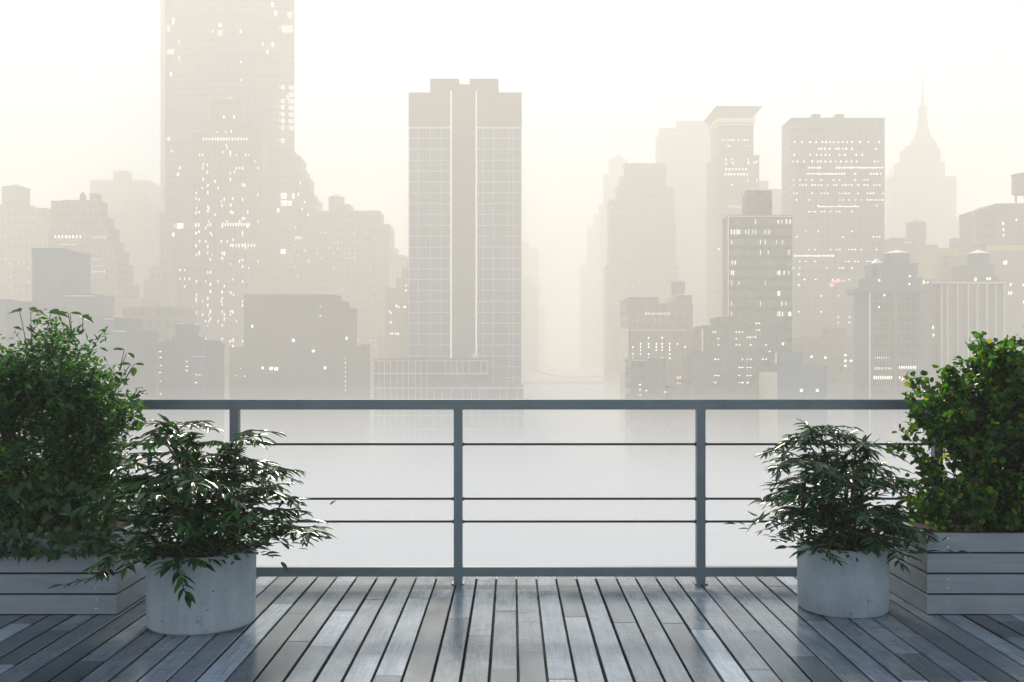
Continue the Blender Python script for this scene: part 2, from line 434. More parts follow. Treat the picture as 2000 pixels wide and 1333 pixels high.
def leaf_mesh(name, O, U, Nn, L, W, T, C, mat, parent, smooth=True):
    O, U, Nn, L, W, C = map(lambda a: np.asarray(a, float), (O, U, Nn, L, W, C))
    U = norm(U); V = norm(np.cross(Nn, U)); Nn = np.cross(U, V)
    tv, tf = T; n, k = len(O), len(tv)
    P = (O[:,None,:] + U[:,None,:]*(tv[None,:,0,None]*L[:,None,None]) + V[:,None,:]*(tv[None,:,1,None]*W[:,None,None]) + Nn[:,None,:]*(tv[None,:,2,None]*L[:,None,None]))
    o3 = parent_world(parent); P = P.reshape(-1,3) - np.array(o3)
    f = np.array(tf)[None,:,:] + (np.arange(n)*k)[:,None,None]
    f = f.reshape(-1,4)
    me = bpy.data.meshes.new(name)
    me.vertices.add(len(P)); me.vertices.foreach_set('co', P.astype(np.float32).ravel())
    me.loops.add(f.size); me.loops.foreach_set('vertex_index', f.ravel().astype(np.int32))
    me.polygons.add(len(f)); me.polygons.foreach_set('loop_start', (np.arange(len(f))*4).astype(np.int32))
    me.update(calc_edges=True)
    ca = me.color_attributes.new('tint', 'FLOAT_COLOR', 'POINT')
    cc = np.ones((n, k, 4)); cc[:,:,:3] = C[:,None,:]
    ca.data.foreach_set('color', cc.astype(np.float32).ravel())
    if smooth: me.polygons.foreach_set('use_smooth', [True]*len(f))
    me.materials.append(mat); me.validate(); me.update()
    o = bpy.data.objects.new(name, me); o.parent = parent; col.objects.link(o)
    return o

def greens(rs, n, dark, light, bias=2.0):
    t = rs.rand(n,1)**bias
    c = np.array(dark)[None]*(1-t) + np.array(light)[None]*t
    return c * (0.8 + 0.4*rs.rand(n,1))

def bez(a, b, c, n):
    return [tuple((1-t)**2*np.array(a) + 2*t*(1-t)*np.array(b) + t*t*np.array(c)) for t in np.linspace(0,1,n)]

class Leaves:
    def __init__(s): s.O, s.U, s.N, s.L, s.W, s.C = [], [], [], [], [], []
    def add(s, O, U, Nn, L, W, C):
        s.O.append(O); s.U.append(U); s.N.append(Nn); s.L.append(L); s.W.append(W); s.C.append(C)
    def build(s, *a): pass
    def mesh(s, name, T, mat, parent):
        return leaf_mesh(name, np.vstack(s.O), np.vstack(s.U), np.vstack(s.N), np.concatenate(s.L), np.concatenate(s.W), T, np.vstack(s.C), mat, parent)

# --- spreading plants with tiers of pointed leaves (in the concrete pots)
def tier_plant(cx, cy, r, h, tips, label, seed, fill, leaf=0.070, light=(0.045,0.15,0.028)):
    rs = np.random.RandomState(seed)
    t = empty('potted_plant', (cx, cy, h-0.03), label, 'plant', 'spreading plants in the concrete pots')
    st, tw, lv = MB(), MB(), Leaves()
    def spray(path, start, count):
        pts = np.array(path)
        for j in range(count):
            q = start + (1-start)*(j+rs.rand()*0.6)/count
            i = min(int(q*(len(pts)-1)), len(pts)-2); fr = q*(len(pts)-1)-i
            p = pts[i]*(1-fr) + pts[i+1]*fr
            d = pts[min(i+1,len(pts)-1)] - pts[i]; d /= np.linalg.norm(d)+1e-9
            d[2] *= 0.4; d /= np.linalg.norm(d)+1e-9
            s = 1 if j % 2 else -1
            side = np.array([-d[1], d[0], 0.0])*s
            u = d*rs.uniform(0.3,0.8) + side*rs.uniform(0.5,1.0) + np.array([0,0,rs.uniform(-0.25,0.12)])
            u /= np.linalg.norm(u)
            tl = rs.uniform(0.05, 0.17)
            e = p + u*tl + np.array([0,0,-tl*tl*1.2])
            tw.tube([tuple(p), tuple((p+e)/2 + np.array([0,0,0.006])), tuple(e)], [0.0036,0.0032,0.0026], 4)
            k = rs.randint(5, 10)
            f = np.linspace(0.25, 1.0, k)[:,None]
            O = p[None]*(1-f) + e[None]*f + np.array([0,0,0.004])
            sg = np.where(np.arange(k) % 2 == 0, 1, -1)[:,None]
            sd = np.array([-u[1], u[0], 0.0])[None]*sg
            U = u[None]*rs.uniform(0.4,1.0,(k,1)) + sd*rs.uniform(0.3,1.0,(k,1)) + np.c_[np.zeros((k,2)), rs.uniform(-0.30,0.12,k)]
            U[-1] = u + np.array([0,0,rs.uniform(-0.25,0.05)])
            Nn = np.array([0,0,1.0])[None] + rs.normal(0,0.13,(k,3))
            L = leaf*rs.uniform(0.6,1.35,k); W = L*rs.uniform(0.75,1.15,k)
            lv.add(O, U, Nn, L, W, greens(rs, k, (0.006,0.036,0.018), light, 2.0))
    for (dx, dz, dy, n) in tips:
        a = np.array([cx + rs.uniform(-0.35,0.35)*r, cy + rs.uniform(-0.35,0.35)*r, h-0.05])
        c = np.array([cx+dx, cy+dy, dz])
        b = np.array([cx+dx*0.35, cy+dy*0.35, max(dz, h)+0.10 + 0.1*rs.rand()])
        path = bez(a, b, c, 12)
        st.tube(path, list(np.linspace(0.0075, 0.0032, 12)), 6)
        spray(path, 0.26, int(n*1.35))
        for q in range(2):                                   # side branches
            i = rs.randint(4, 10); p = np.array(path[i]); an = rs.uniform(0, 2*math.pi)
            e = p + np.array([math.cos(an)*rs.uniform(0.1,0.22), math.sin(an)*rs.uniform(0.08,0.18), rs.uniform(-0.05,0.08)])
            pp = bez(p, (p+e)/2 + np.array([0,0,0.04]), e, 6)
            st.tube(pp, list(np.linspace(0.0038,0.0026,6)), 5); spray(pp, 0.2, max(4, n//3))
    # inner mass of leaves close above the pot
    k = fill
    O = np.c_[rs.normal(0,r*0.72,k), rs.normal(-0.03,r*0.62,k), np.abs(rs.normal(0,0.12,k))] + np.array([cx, cy, h-0.01])
    rad = O - np.array([cx, cy, h-0.1]); U = norm(rad)*0.9 + rs.normal(0,0.5,(k,3)); U[:,2] *= 0.35
    Nn = np.array([0,0,1.0])[None] + rs.normal(0,0.4,(k,3))
    L = leaf*rs.uniform(0.6,1.2,k)
    lv.add(O, U, Nn, L, L*rs.uniform(0.8,1.2,k), greens(rs, k, (0.006,0.032,0.018), (0.03,0.10,0.025), 2.0))
    st.build('stem', M['bark'], t, smooth=True); tw.build('twig', M['stalk'], t)
    lv.mesh('foliage', T_LANCE, M['leafB'], t)
    return t

rsL = np.random.RandomState(11)
def tip(px, py, P, dy, n):
    d = P[1] + dy
    return ((px-CX)/F*d - P[0], EYE + (HY-py)/F*d, dy, n)
tipsL = [tip(*a, n) for a, n in (((322,836,LP,0.0),12),((285,862,LP,0.15),10),((362,862,LP,-0.1),9),((455,882,LP,0.1),10),((485,862,LP,0.0),12),((515,905,LP,0.1),10),((548,930,LP,-0.05),11),((570,980,LP,0.0),11),
  ((590,1020,LP,-0.1),9),((622,1058,LP,-0.15),8),((255,890,LP,0.1),10),((235,940,LP,0.0),11),((215,965,LP,-0.1),11),((205,1000,LP,0.12),10),((185,1010,LP,-0.12),9),((165,1140,LP,-0.34),7),((345,1130,LP,-0.40),6),
  ((270,1000,LP,-0.35),9),((420,960,LP,-0.38),11),((350,930,LP,-0.3),12),((500,1000,LP,-0.33),10),((480,940,LP,0.3),10),((290,940,LP,0.3),10),((330,1020,LP,-0.45),8),((450,1030,LP,-0.42),8))]
tier_plant(LP[0], LP[1], LP[2], LP[3], tipsL, 'wide spreading plant with pointed tiered leaves in the larger concrete pot', 21, 1000)
tipsR = [tip(*a, n) for a, n in (((1575,846,RP,0.0),12),((1530,868,RP,0.1),10),((1640,862,RP,0.1),10),((1528,905,RP,-0.05),10),((1690,885,RP,0.0),11),((1720,915,RP,0.1),10),((1745,950,RP,-0.1),10),((1510,965,RP,0.0),10),
  ((1490,980,RP,-0.1),7),((1520,1010,RP,0.1),9),((1530,1030,RP,-0.2),8),((1750,1000,RP,0.0),10),((1768,1040,RP,-0.1),8),((1815,1052,RP,-0.2),7),((1760,1085,RP,-0.25),8),((1600,930,RP,-0.3),11),((1660,950,RP,-0.33),11),
  ((1560,980,RP,-0.35),10),((1700,1010,RP,-0.36),9),((1610,900,RP,0.28),10),((1670,930,RP,0.28),10),((1540,940,RP,0.25),10),((1600,1080,RP,-0.3),5))]
tier_plant(RP[0], RP[1], RP[2], RP[3], tipsR, 'compact spreading plant with pointed leaves in the smaller concrete pot', 33, 700, 0.066, (0.06,0.15,0.085))

# --- clumped shrubs in the wooden planters
def clumps(rs, ells, n, shell=0.55):
    """points spread through a union of ellipsoids, most of them near the outside, with the outward direction"""
    P, D = [], []
    vol = np.array([e[3]*e[4]*e[5] for e in ells]); vol = vol/vol.sum()
    for i in range(n):
        e = ells[rs.choice(len(ells), p=vol)]
        d = rs.normal(0,1,3); d /= np.linalg.norm(d)
        q = (shell + (1-shell)*rs.rand()) if rs.rand() < 0.7 else rs.rand()**0.5
        q *= 0.88 + 0.24*rs.rand()
        P.append(np.array(e[:3]) + d*np.array(e[3:])*q); D.append(d)
    return np.array(P), np.array(D)

def shrub_round():
    rs = np.random.RandomState(7)
    cx, cy = 2.86, 5.62
    t = empty('leafy_shrub', (cx, cy, 0.40), 'tall dense shrub with glossy round leaves in the right wooden planter', 'shrub', 'shrubs in the wooden planters')
    ells = [(cx-0.02, cy, 0.86, 0.52, 0.34, 0.44), (cx+0.02, cy, 1.12, 0.47, 0.32, 0.33), (cx-0.13, cy-0.02, 1.25, 0.23, 0.24, 0.19), (cx+0.2, cy, 1.25, 0.3, 0.25, 0.18), (cx-0.36, cy-0.05, 1.06, 0.2, 0.22, 0.22), (cx-0.2, cy-0.12, 0.58, 0.34, 0.28, 0.14), (cx+0.25, cy-0.12, 0.62, 0.4, 0.3, 0.18), (cx-0.3, cy-0.06, 0.56, 0.27, 0.3, 0.15)]
    st, lv = MB(), Leaves()
    P, D = clumps(rs, ells, 540)
    for p, d in zip(P, D):
        if p[2] < 0.42: p[2] = 0.42 + rs.rand()*0.05
        tipv = d*0.6 + np.array([0,0,0.55]) + rs.normal(0,0.25,3); tipv /= np.linalg.norm(tipv)
        ln = rs.uniform(0.06, 0.15)
        b0 = np.array([cx + rs.uniform(-0.12,0.12), cy + rs.uniform(-0.08,0.08), 0.40])
        if rs.rand() < 0.35:
            st.tube(bez(b0, (b0*0.4+p*0.6)*np.array([1,1,1]) + np.array([0,0,0.1]), p, 7), list(np.linspace(0.007,0.0025,7)), 5)
        e = p + tipv*ln
        st.tube([tuple(p - tipv*0.06), tuple(p), tuple(e)], [0.003,0.0026,0.0018], 4)
        k = rs.randint(24, 40)
        f = rs.rand(k,1)
        O = (p - tipv*0.05)[None]*(1-f) + e[None]*f + rs.normal(0,0.018,(k,3))
        U = rs.normal(0,1,(k,3)) + tipv[None]*0.5 + d[None]*0.35
        Nn = rs.normal(0,0.6,(k,3)) + np.array([0,-0.15,0.75])[None] + d[None]*0.4
        L = rs.uniform(0.021,0.043,k)
        c = greens(rs, k, (0.006,0.036,0.013), (0.055,0.17,0.02), 2.1)
        y = rs.rand(k) < 0.08; c[y] = np.array([0.15,0.18,0.02])*rs.uniform(0.7,1.1,(y.sum(),1))
        lv.add(O, U, Nn, L, L*rs.uniform(0.85,1.1,k), c)
    st.build('branch', M['bark'], t, smooth=True)
    lv.mesh('foliage', T_ROUND, M['leafC'], t)
shrub_round()

def bush_feathery():
    rs = np.random.RandomState(19)
    cx, cy = -2.74, 5.62
    t = empty('leafy_bush', (cx, cy, 0.40), 'tall feathery bush with stalked leaves on top in the left wooden planter', 'bush', 'shrubs in the wooden planters')
    k56 = 5.62/F
    X = lambda px: (px-CX)*k56
    Z = lambda py: EYE + (HY-py)*k56
    ells = [(X(60),cy,Z(840),0.50,0.33,0.40),(X(125),cy,Z(735),0.235,0.22,0.26),(X(55),cy+.03,Z(690),0.13,0.13,0.17),(X(212),cy-.03,Z(800),0.14,0.2,0.21),(X(165),cy,Z(880),0.23,0.25,0.25),(X(-40),cy,Z(780),0.34,0.28,0.32),(X(60),cy-.05,Z(985),0.52,0.3,0.17),(X(170),cy-.05,Z(960),0.22,0.25,0.2)]
    st, lv = MB(), Leaves()
    P, D = clumps(rs, ells, 600)
    for p, d in zip(P, D):
        if p[2] < 0.43: p[2] = 0.43 + rs.rand()*0.06
        tv = d*0.7 + np.array([0,0,0.6]) + rs.normal(0,0.3,3); tv /= np.linalg.norm(tv)
        ln = rs.uniform(0.06,0.16); e = p + tv*ln
        b0 = np.array([cx + rs.uniform(-0.25,0.25), cy + rs.uniform(-0.1,0.1), 0.40])
        if rs.rand() < 0.2: st.tube(bez(b0, b0*0.45+p*0.55+np.array([0,0,0.1]), p, 7), list(np.linspace(0.006,0.002,7)), 5)
        st.tube([tuple(p - tv*0.05), tuple(e)], [0.002,0.0008], 4)
        k = rs.randint(28, 50)
        f = rs.rand(k,1)
        O = (p - tv*0.06)[None]*(1-f) + e[None]*f + rs.normal(0,0.022,(k,3))
        U = rs.normal(0,0.8,(k,3)) + tv[None]*0.7; U[:,2] *= 0.75
        Nn = rs.normal(0,0.5,(k,3)) + np.array([0,0,0.9])[None]
        L = rs.uniform(0.024,0.056,k)
        lv.add(O, U, Nn, L, L*rs.uniform(0.8,1.2,k), greens(rs, k, (0.013,0.046,0.028), (0.07,0.17,0.05), 1.7))
    lv.mesh('foliage', T_SMALL, M['leafA'], t)
    # trailing lobed leaves over the front of the box
    lv2 = Leaves(); k = 330
    px = rs.uniform(-120, 215, k); py = 940 + 150*rs.rand(k)**0.8
    y = 5.27 - 0.06*rs.rand(k) + 0.25*(rs.rand(k))*(py < 1030)
    O = np.c_[(px-CX)/F*y, y, EYE + (HY-py)/F*y]
    O[:,2] = np.maximum(O[:,2], 0.36)
    U = np.c_[rs.normal(0,0.5,k), rs.uniform(-0.5,-0.05,k), rs.uniform(-1.0,-0.2,k)]
    Nn = np.c_[rs.normal(0,0.4,k), rs.uniform(-1.0,-0.3,k), rs.uniform(0.2,1.0,k)]
    L = rs.uniform(0.035,0.075,k)
    lv2.add(O, U, Nn, L, L*rs.uniform(0.7,0.95,k), greens(rs, k, (0.010,0.038,0.024), (0.035,0.10,0.028), 1.5))
    lv2.mesh('trailing_leaves', T_LOBED, M['leafA'], t)
    # leaves on long stalks above the bush
    for (px, py, bx, by, up, L) in ((38,607,48,690,(-0.9,0,-0.1),0.085),(60,606,55,690,(0.8,0.3,-0.2),0.10),(100,610,75,690,(1,0,-0.12),0.11),(133,612,134,660,(-1,0,0.05),0.06),(137,612,134,660,(1,0,0.05),0.065),(162,618,155,650,(1,-0.3,-0.35),0.08),
                                    (243,684,228,725,(-0.8,-0.5,0.2),0.06),(248,690,228,725,(0.8,-0.4,-0.3),0.06),(255,712,236,735,(-1,-.2,.1),0.07),(262,712,240,740,(1,-0.2,0.1),0.06),(262,718,240,740,(0.2,-0.7,-0.7),0.06),(10,700,25,730,(-0.6,-.4,.4),0.07),(20,722,40,760,(-0.8,-.5,0.1),0.09),
                                    (268,815,240,850,(0.9,-0.4,-0.3),0.08),(272,800,238,830,(0.9,-0.3,0.2),0.06)):
        yy = 5.5
        a = Vector(((bx-CX)/F*yy, yy+0.04, EYE+(HY-by)/F*yy)); b = Vector(((px-CX)/F*yy, yy, EYE+(HY-py)/F*yy))
        st.tube(bez(a, (a+b)/2 + Vector((0,0,0.01)), b, 5), [0.003,0.0026,0.0022,0.002,0.0018], 5)
        leaf_mesh('stalk_leaf', [b], [up], [(0.15,-0.35,0.9)], [L], [L*0.8], T_LOBED if L > 0.075 else T_OVAL, [(0.06,0.125,0.03)], M['leafA'], t)
    st.build('branch', M['stalk'], t, smooth=True)
bush_feathery()

# ------------------------------------------------------------------ the city
UNIT = {}
def unit_box(mat):
    if mat not in UNIT:
        mb = MB(); mb.box(-0.5,0.5,-0.5,0.5,-0.5,0.5)
        me = bpy.data.meshes.new('window'); me.from_pydata(mb.v, [], mb.f); me.materials.append(M[mat]); UNIT[mat] = me
    return UNIT[mat]

class B:
    """one building: walls of stacked blocks given by their outline at distance d, then its own parts"""
    def __init__(s, label, d, boxes, mat, depth=24.0, name='building', cat='building', group=None, wall='wall'):
        s.d = d; s.rnd = random.Random(int(d*7+boxes[0][0]*13)); s.nlit = 0; s.extra = MB()
        xs = [b[0] for b in boxes] + [b[1] for b in boxes]
        p = at((min(xs)+max(xs))/2, HY, d)
        s.root = empty(name, (p.x, d, GROUND), label, cat, group)
        mb = MB(); s.fronts = []
        for i, b in enumerate(boxes):
            x0, x1, yt = b[:3]
            dd = d + (b[3] if len(b) > 3 else 0.9*i)
            q0, q1 = at(x0, yt, dd), at(x1, yt, dd); e = 0.03*i
            dp = max(6.0, depth - 1.7*i)
            mb.box(q0.x+e, q1.x-e, dd, dd+dp, GROUND, q0.z)
            # parapet upstand round the roof edge
            t = 0.35
            if q1.x - q0.x > 6 and yt < 760:
                s.extra_par(mb, q0.x+e-0.12, q1.x-e+0.12, dd-0.12, dd+dp+0.12, q0.z-0.5, q0.z+0.55, t)
            s.fronts.append((x0, x1, yt, dd))
        s.wall = mb.build(wall, M[mat], s.root)
    def extra_par(s, mb, x0, x1, y0, y1, z0, z1, t):
        mb.box(x0, x1, y0, y0+t, z0, z1); mb.box(x0, x1, y1-t, y1, z0, z1)
        mb.box(x0, x0+t, y0+t+.004, y1-t-.004, z0, z1-.01); mb.box(x1-t, x1, y0+t+.004, y1-t-.004, z0, z1-.01)
    def front(s, x, y):
        """distance of the wall seen at this place"""
        best = None
        for x0, x1, yt, dd in s.fronts:
            if x0 <= x <= x1 and y >= yt and (best is None or dd < best): best = dd
        return best
    def part(s, name, mat, x0, x1, y0, y1, dd, th=0.4, mb=None):
        """slab in front of the wall: image-plane outline at distance dd, thickness th towards the camera"""
        own = mb is None; mb = mb or MB()
        a, b = at(x0, y0, dd), at(x1, y1, dd)
        mb.box(a.x, b.x, dd-th, dd, min(a.z,b.z), max(a.z,b.z))
        if own: return mb.build(name, M[mat], s.root)
    def block(s, name, mat, x0, x1, y0, y1, dd, depth):
        a, b = at(x0, y0, dd), at(x1, y1, dd); mb = MB()
        mb.box(a.x, b.x, dd, dd+depth, min(a.z,b.z), max(a.z,b.z))
        return mb.build(name, M[mat], s.root)
    def lit(s, pts, w=4.0, h=6.0, mat='lit', dd=None):
        for (x, y) in pts:
            d0 = dd or s.front(x, y)
            if d0 is None: continue
            ww, hh = w*s.rnd.uniform(0.5,0.85), h*s.rnd.uniform(0.6,0.9)
            p = at(x, y, d0)
            sw, sh = ww*d0/F, hh*d0/F
            if s.nlit < 100:
                o = bpy.data.objects.new('window', unit_box(mat)); o.parent = s.root
                o.location = p - Vector(s.root.location) + Vector((0,-0.05,0)); o.scale = (sw, 0.24, sh); col.objects.link(o)
            else: s.extra.box(p.x-sw/2, p.x+sw/2, d0-0.17, d0+0.05, p.z-sh/2, p.z+sh/2)
            s.nlit += 1
        return s
    def grid(s, x0, x1, y0, y1, dx, dy, p, **kw):
        pts = []; y = y0
        while y <= y1:
            pr = p * s.rnd.choice((0.3,0.6,1.0,1.0,1.9)); x = x0
            while x <= x1:
                if s.rnd.random() < pr: pts.append((x, y))
                x += dx
            y += dy
        return s.lit(pts, **kw)
    def tank(s, x0, x1, yb, yt, ya, dd=None, roof='roofing', body='tank', legs=True):
        dd = dd or s.d + 6
        r = (at(x1, yt, dd).x - at(x0, yt, dd).x)/2
        a, b = at(x0, yt, dd+r), at(x1, yt, dd+r); r = (b.x-a.x)/2; cx = (a.x+b.x)/2
        zb, zt, za = at(0,yb,dd).z, a.z, at(0,ya,dd).z
        lg = min(0.18*(zt-zb), 1.5) if legs else 0.0
        mb = MB(); mb.lathe(cx, dd+r, [(r,zb+lg),(r*0.985,zt)], 28); o = mb.build('water_tank', M[body], s.root, smooth=True)
        mb = MB(); mb.lathe(cx, dd+r, [(r*1.06,zt+0.02),(r*1.06,zt+0.1),(r*0.06,za)], 28); mb.build('tank_roof', M[roof], o, smooth=True)
        if legs:
            for k in range(4):
                an = math.pi/4 + k*math.pi/2; mb = MB()
                mb.tube([(cx+r*.8*math.cos(an), dd+r+r*.8*math.sin(an), zb-1.0), (cx+r*.8*math.cos(an), dd+r+r*.8*math.sin(an), zb+lg+.02)], 0.18, 6); mb.build('tank_leg', M[body], o)
        return o
    def done(s):
        if s.extra.v:
            o = s.extra.build('window', M['lit'], s.root); o['kind'] = 'stuff'
        return s

MASTS = 'misty city buildings'
# ---- left of the picture
b = B('pale brick block topped by one large water tank at the far left', 470, [(-70,93,409),(-60,52,402)], 'warm', 30)
b.tank(6,56,402,369,356, 474, roof='tank', body='brown_w'); b.block('roof_vent','brown_w',48,62,402,409,473,4)
b.grid(2,90,425,590,9,9,0.13,w=3,h=4,mat='dim').done()

b = B('stepped tan tower with roof chimney between water tank block and glass slab', 420,
      [(90,280,586),(90,241,556),(90,231,516),(92,226,490),(93,219,471),(95,213.5,447),(97,206,425),(99,196,395)], 'warm2', 20)
b.block('chimney','warm2',175,189,378,396,430,5)
b.block('roof_hut','brown_w',121,172,391,396,430,8)
b.tank(156,168,391,384,374, 432)
mb = MB(); a = at(94,410,430); c2 = at(122,397,430)
mb.lathe((a.x+c2.x)/2, 434, [((c2.x-a.x)/2, a.z-3),((c2.x-a.x)/2, a.z),((c2.x-a.x)*.42, a.z+1.6),((c2.x-a.x)*.25, a.z+2.7),(0.2,a.z+3.2)], 24); mb.build('dome', M['brown_w'], b.root, smooth=True)
b.lit([(108+i*7,463) for i in range(8)], 4, 7).lit([(120+i*5.5,478) for i in range(6)],3,4,'dim').lit([(180+i*5,464) for i in range(6)],3,6,'dim')
b.lit([(128+i*5,520) for i in range(15)],3.5,2.2,'dim').lit([(126+i*6,531) for i in range(14)],4,5,'dim').lit([(126+i*6,506) for i in range(12)],5,1.6,'dim').done()

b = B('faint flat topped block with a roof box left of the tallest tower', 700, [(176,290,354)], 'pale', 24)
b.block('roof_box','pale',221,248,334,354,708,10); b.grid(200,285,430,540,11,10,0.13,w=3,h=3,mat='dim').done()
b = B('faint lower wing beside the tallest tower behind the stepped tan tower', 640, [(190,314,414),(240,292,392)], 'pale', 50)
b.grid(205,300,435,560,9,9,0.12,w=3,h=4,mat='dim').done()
B('plain narrow blue grey slab in front of the stepped tan tower', 275, [(63,123,489)], 'slate', 18).done()
b = B('small flat roofed block right of the narrow blue grey slab', 270, [(128,180,578)], 'slate', 15)
b.block('parapet_cap','line',127,181,577.4,579,269.4,0.5).name = 'roof_edge'; b.done()
b = B('low two step blue grey block just behind the feathery bush', 235, [(150,247,648),(150,222,624)], 'slate', 20)
b.part('roof_edge','line',205,222,622.6,624.2,235.6,0.4); b.part('roof_edge','line',222,247,646.6,648.2,234.6,0.4); b.done()
B('dark block cut off by the left edge of the view', 250, [(-60,13,589)], 'slate', 20).done()
B('wide low block with pale roof edge left of the lit stepped tower', 310, [(240,330,603)], 'grey', 26).done()

# tallest tower with a gently curved glass front
def tall_tower():
    d = 540.0
    root = empty('skyscraper', (at(441,0,d).x, d, GROUND), 'tallest glass skyscraper rising out of the top of the view', 'skyscraper')
    x0, x1 = at(318,0,d).x, at(571,0,d).x; zt = at(0,-30,d).z; n = 20; bul = 5.0
    arc = [(x0 + (x1-x0)*i/n, d + bul*(2*i/n-1)**2) for i in range(n+1)]
    mb = MB(); mb.prism(arc + [(x1-13.5, d+55), (x0-8, d+55)], GROUND, zt); mb.build('glass_wall', M['glassG'], root)
    mb = MB(); y = 13.5*0.5
    rnd = random.Random(4); z = zt - 1.5
    while z > 40:
        cut0, cut1 = (0, n) if rnd.random() < 0.75 else sorted(rnd.sample(range(n+1), 2))
        pts = arc[cut0:cut1+1]
        if len(pts) > 1:
            mb.prism([(p[0], p[1]-0.35) for p in pts] + [(p[0], p[1]+0.05) for p in reversed(pts)], z, z+0.55)
        z -= 3.75
    mb.build('floor_band', M['seam'], root)
    for px in (318.5, 390, 417.5, 448, 485, 545, 570.4):
        mb = MB(); X = at(px,0,d).x; t = (X-x0)/(x1-x0); yy = d + bul*(2*t-1)**2
        mb.box(X-0.22, X+0.22, yy-0.5, yy+0.1, at(0,300,d).z, zt-0.3); mb.build('mullion', M['seam'], root)
    mb = MB(); X0, X1 = at(309,0,d).x, at(318,0,d).x; mb.box(X0, X1-.02, d+bul-1.5, d+bul+30, at(0,412,d).z, zt+1); mb.build('painted_sunlit_edge', M['cream'], root)  # pale cream strip imitates sunlight along the tower's left edge
    mb = MB(); mb.box(at(308,0,d).x, X1+4, d+bul-2, d+40, GROUND, at(0,412,d).z-0.05); mb.box(at(289,0,d).x, X1, d+2, d+40, GROUND, at(0,520,d).z); mb.box(at(280,0,d).x, X1, d+1, d+40, GROUND, at(0,545,d).z)
    mb.build('base_wall', M['warm'], root)
    def pane(px, py, w, h, mat):
        p = at(px,py,d); t = (p.x-x0)/(x1-x0); o = bpy.data.objects.new('window', unit_box(mat)); o.parent = root
        o.location = Vector((p.x, d + bul*(2*t-1)**2 - 0.1, p.z)) - Vector(root.location); o.scale = (w*d/F, 0.5, h*d/F); col.objects.link(o)
    for q in ((334,37,4,12),(430,50,6,6),(416,62,3,6),(470,62,3,6),(470,121,3,5),(471,157,3,4),(329,142,4,9),(531,85,4,8),(512,85,2,7),(521,100,3,8),(530,7,4,8),(536,24,5,9),(324,268,5,6),(331,292,4,4),(348,326,3,5),(344,339,4,6),(550,271,5,6)): pane(*q, 'lit')
    for q in ((562,24,11,12),(330,97,18,10),(324,51,7,12),(431,65,10,10),(347,80,4,7),(347,112,4,11),(553,53,12,14),(564,52,9,14),(545,50,6,5),(559,187,4,10)): pane(*q, 'dim')
    for i in range(9):
        for px in (548,565):
            if rnd.random() < 0.8: pane(px, 168+i*13.2, 11, 9, 'dim')
    for q in ((551,381,12,11),(551,395,12,10),(569,381,4,10),(550,490,10,9),(562,395,8,9),(541,410,4,8),(349,440,13,11),(333,457,6,8),(325,480,3,7)): pane(*q, 'lit')
    for i in range(6): pane(314+i*6, 440, 3, 8, 'dim')
tall_tower()

b = B('stepped building with many lit windows in front of the tallest skyscraper', 455,
      [(318,600,640),(345,560,520),(377,512,262),(398,492,244),(412,470,196)], 'warm2', 14)
mb = MB(); a = at(436,196,462); c2 = at(460,196,462); mb.frustum((a.x,c2.x,461,470),((a.x*.6+c2.x*.4),(a.x*.55+c2.x*.45),465,466), a.z-.1, at(0,185,462).z); mb.build('gable_roof', M['white'], b.root)
b.lit([(398+i*5.6,272) for i in range(16)],3,7).lit([(437,229),(457,229),(425,260),(441,258),(452,257)],3.4,7).lit([(435+i*5.2,439) for i in range(11)],3,8).lit([(376+i*6,439) for i in range(3)],3.4,9)
b.lit([(455+i*6,480) for i in range(8)],2.6,8).lit([(372+i*6,662) for i in range(6)],3,5)
for y in range(285,700,13):
    xs = [383,389,406,411,434,438,451,455,474,478,484] if y > 350 else [397,405,435,442,450,458,474,482]
    b.lit([(x, y + b.rnd.uniform(-2,2)) for x in xs if b.rnd.random() < (0.3 if y < 600 else 0.22)], 3.0, 7)
b.lit([(x, y) for y in (528,545,560) for x in range(325,375,9) if b.rnd.random() < .3],2.6,7).grid(384,505,290,690,6,13,0.10,w=2.6,h=6,mat='dim').done()

b = B('slim stepped tower hugging the right side of the tallest skyscraper', 560,
      [(560,624,430),(560,619,391),(560,612,380),(560,605,350),(560,598,336),(560,592,314),(560,586,306),(560,578,298)], 'warm', 18)
b.lit([(587,358),(583,380),(595,395),(590,408),(602,420),(577,445),(578,465),(583,465),(588,465)],3,7)
b.grid(575,620,470,575,7,10,0.12,w=2.4,h=5).done()
b = B('broad block with a small peaked water tank left of the central tower', 530, [(608,760,440),(612,742,414),(660,683,401)], 'warm', 18)
b.tank(642,673,414,387,376, 540, roof='pale', body='pale')
b.grid(620,735,455,700,8,10,0.13,w=3,h=4,mat='dim').done()
B('pale staircase shaped tower between broad block and central tower', 600, [(720,798,505),(720,791,500),(720,775,487),(720,767,449)], 'pale', 16).done()
b = B('brown stepped block touching the left edge of the central tower', 440, [(738,800,661),(753,800,565),(774,800,546),(785,800,523)], 'warm2', 22)
b.lit([(761,609),(764,612),(774,598),(779,600),(789,600),(793,558),(793,568),(763,630),(763,652),(767,652),(773,652),(778,653),(792,600)],3.4,5).done()

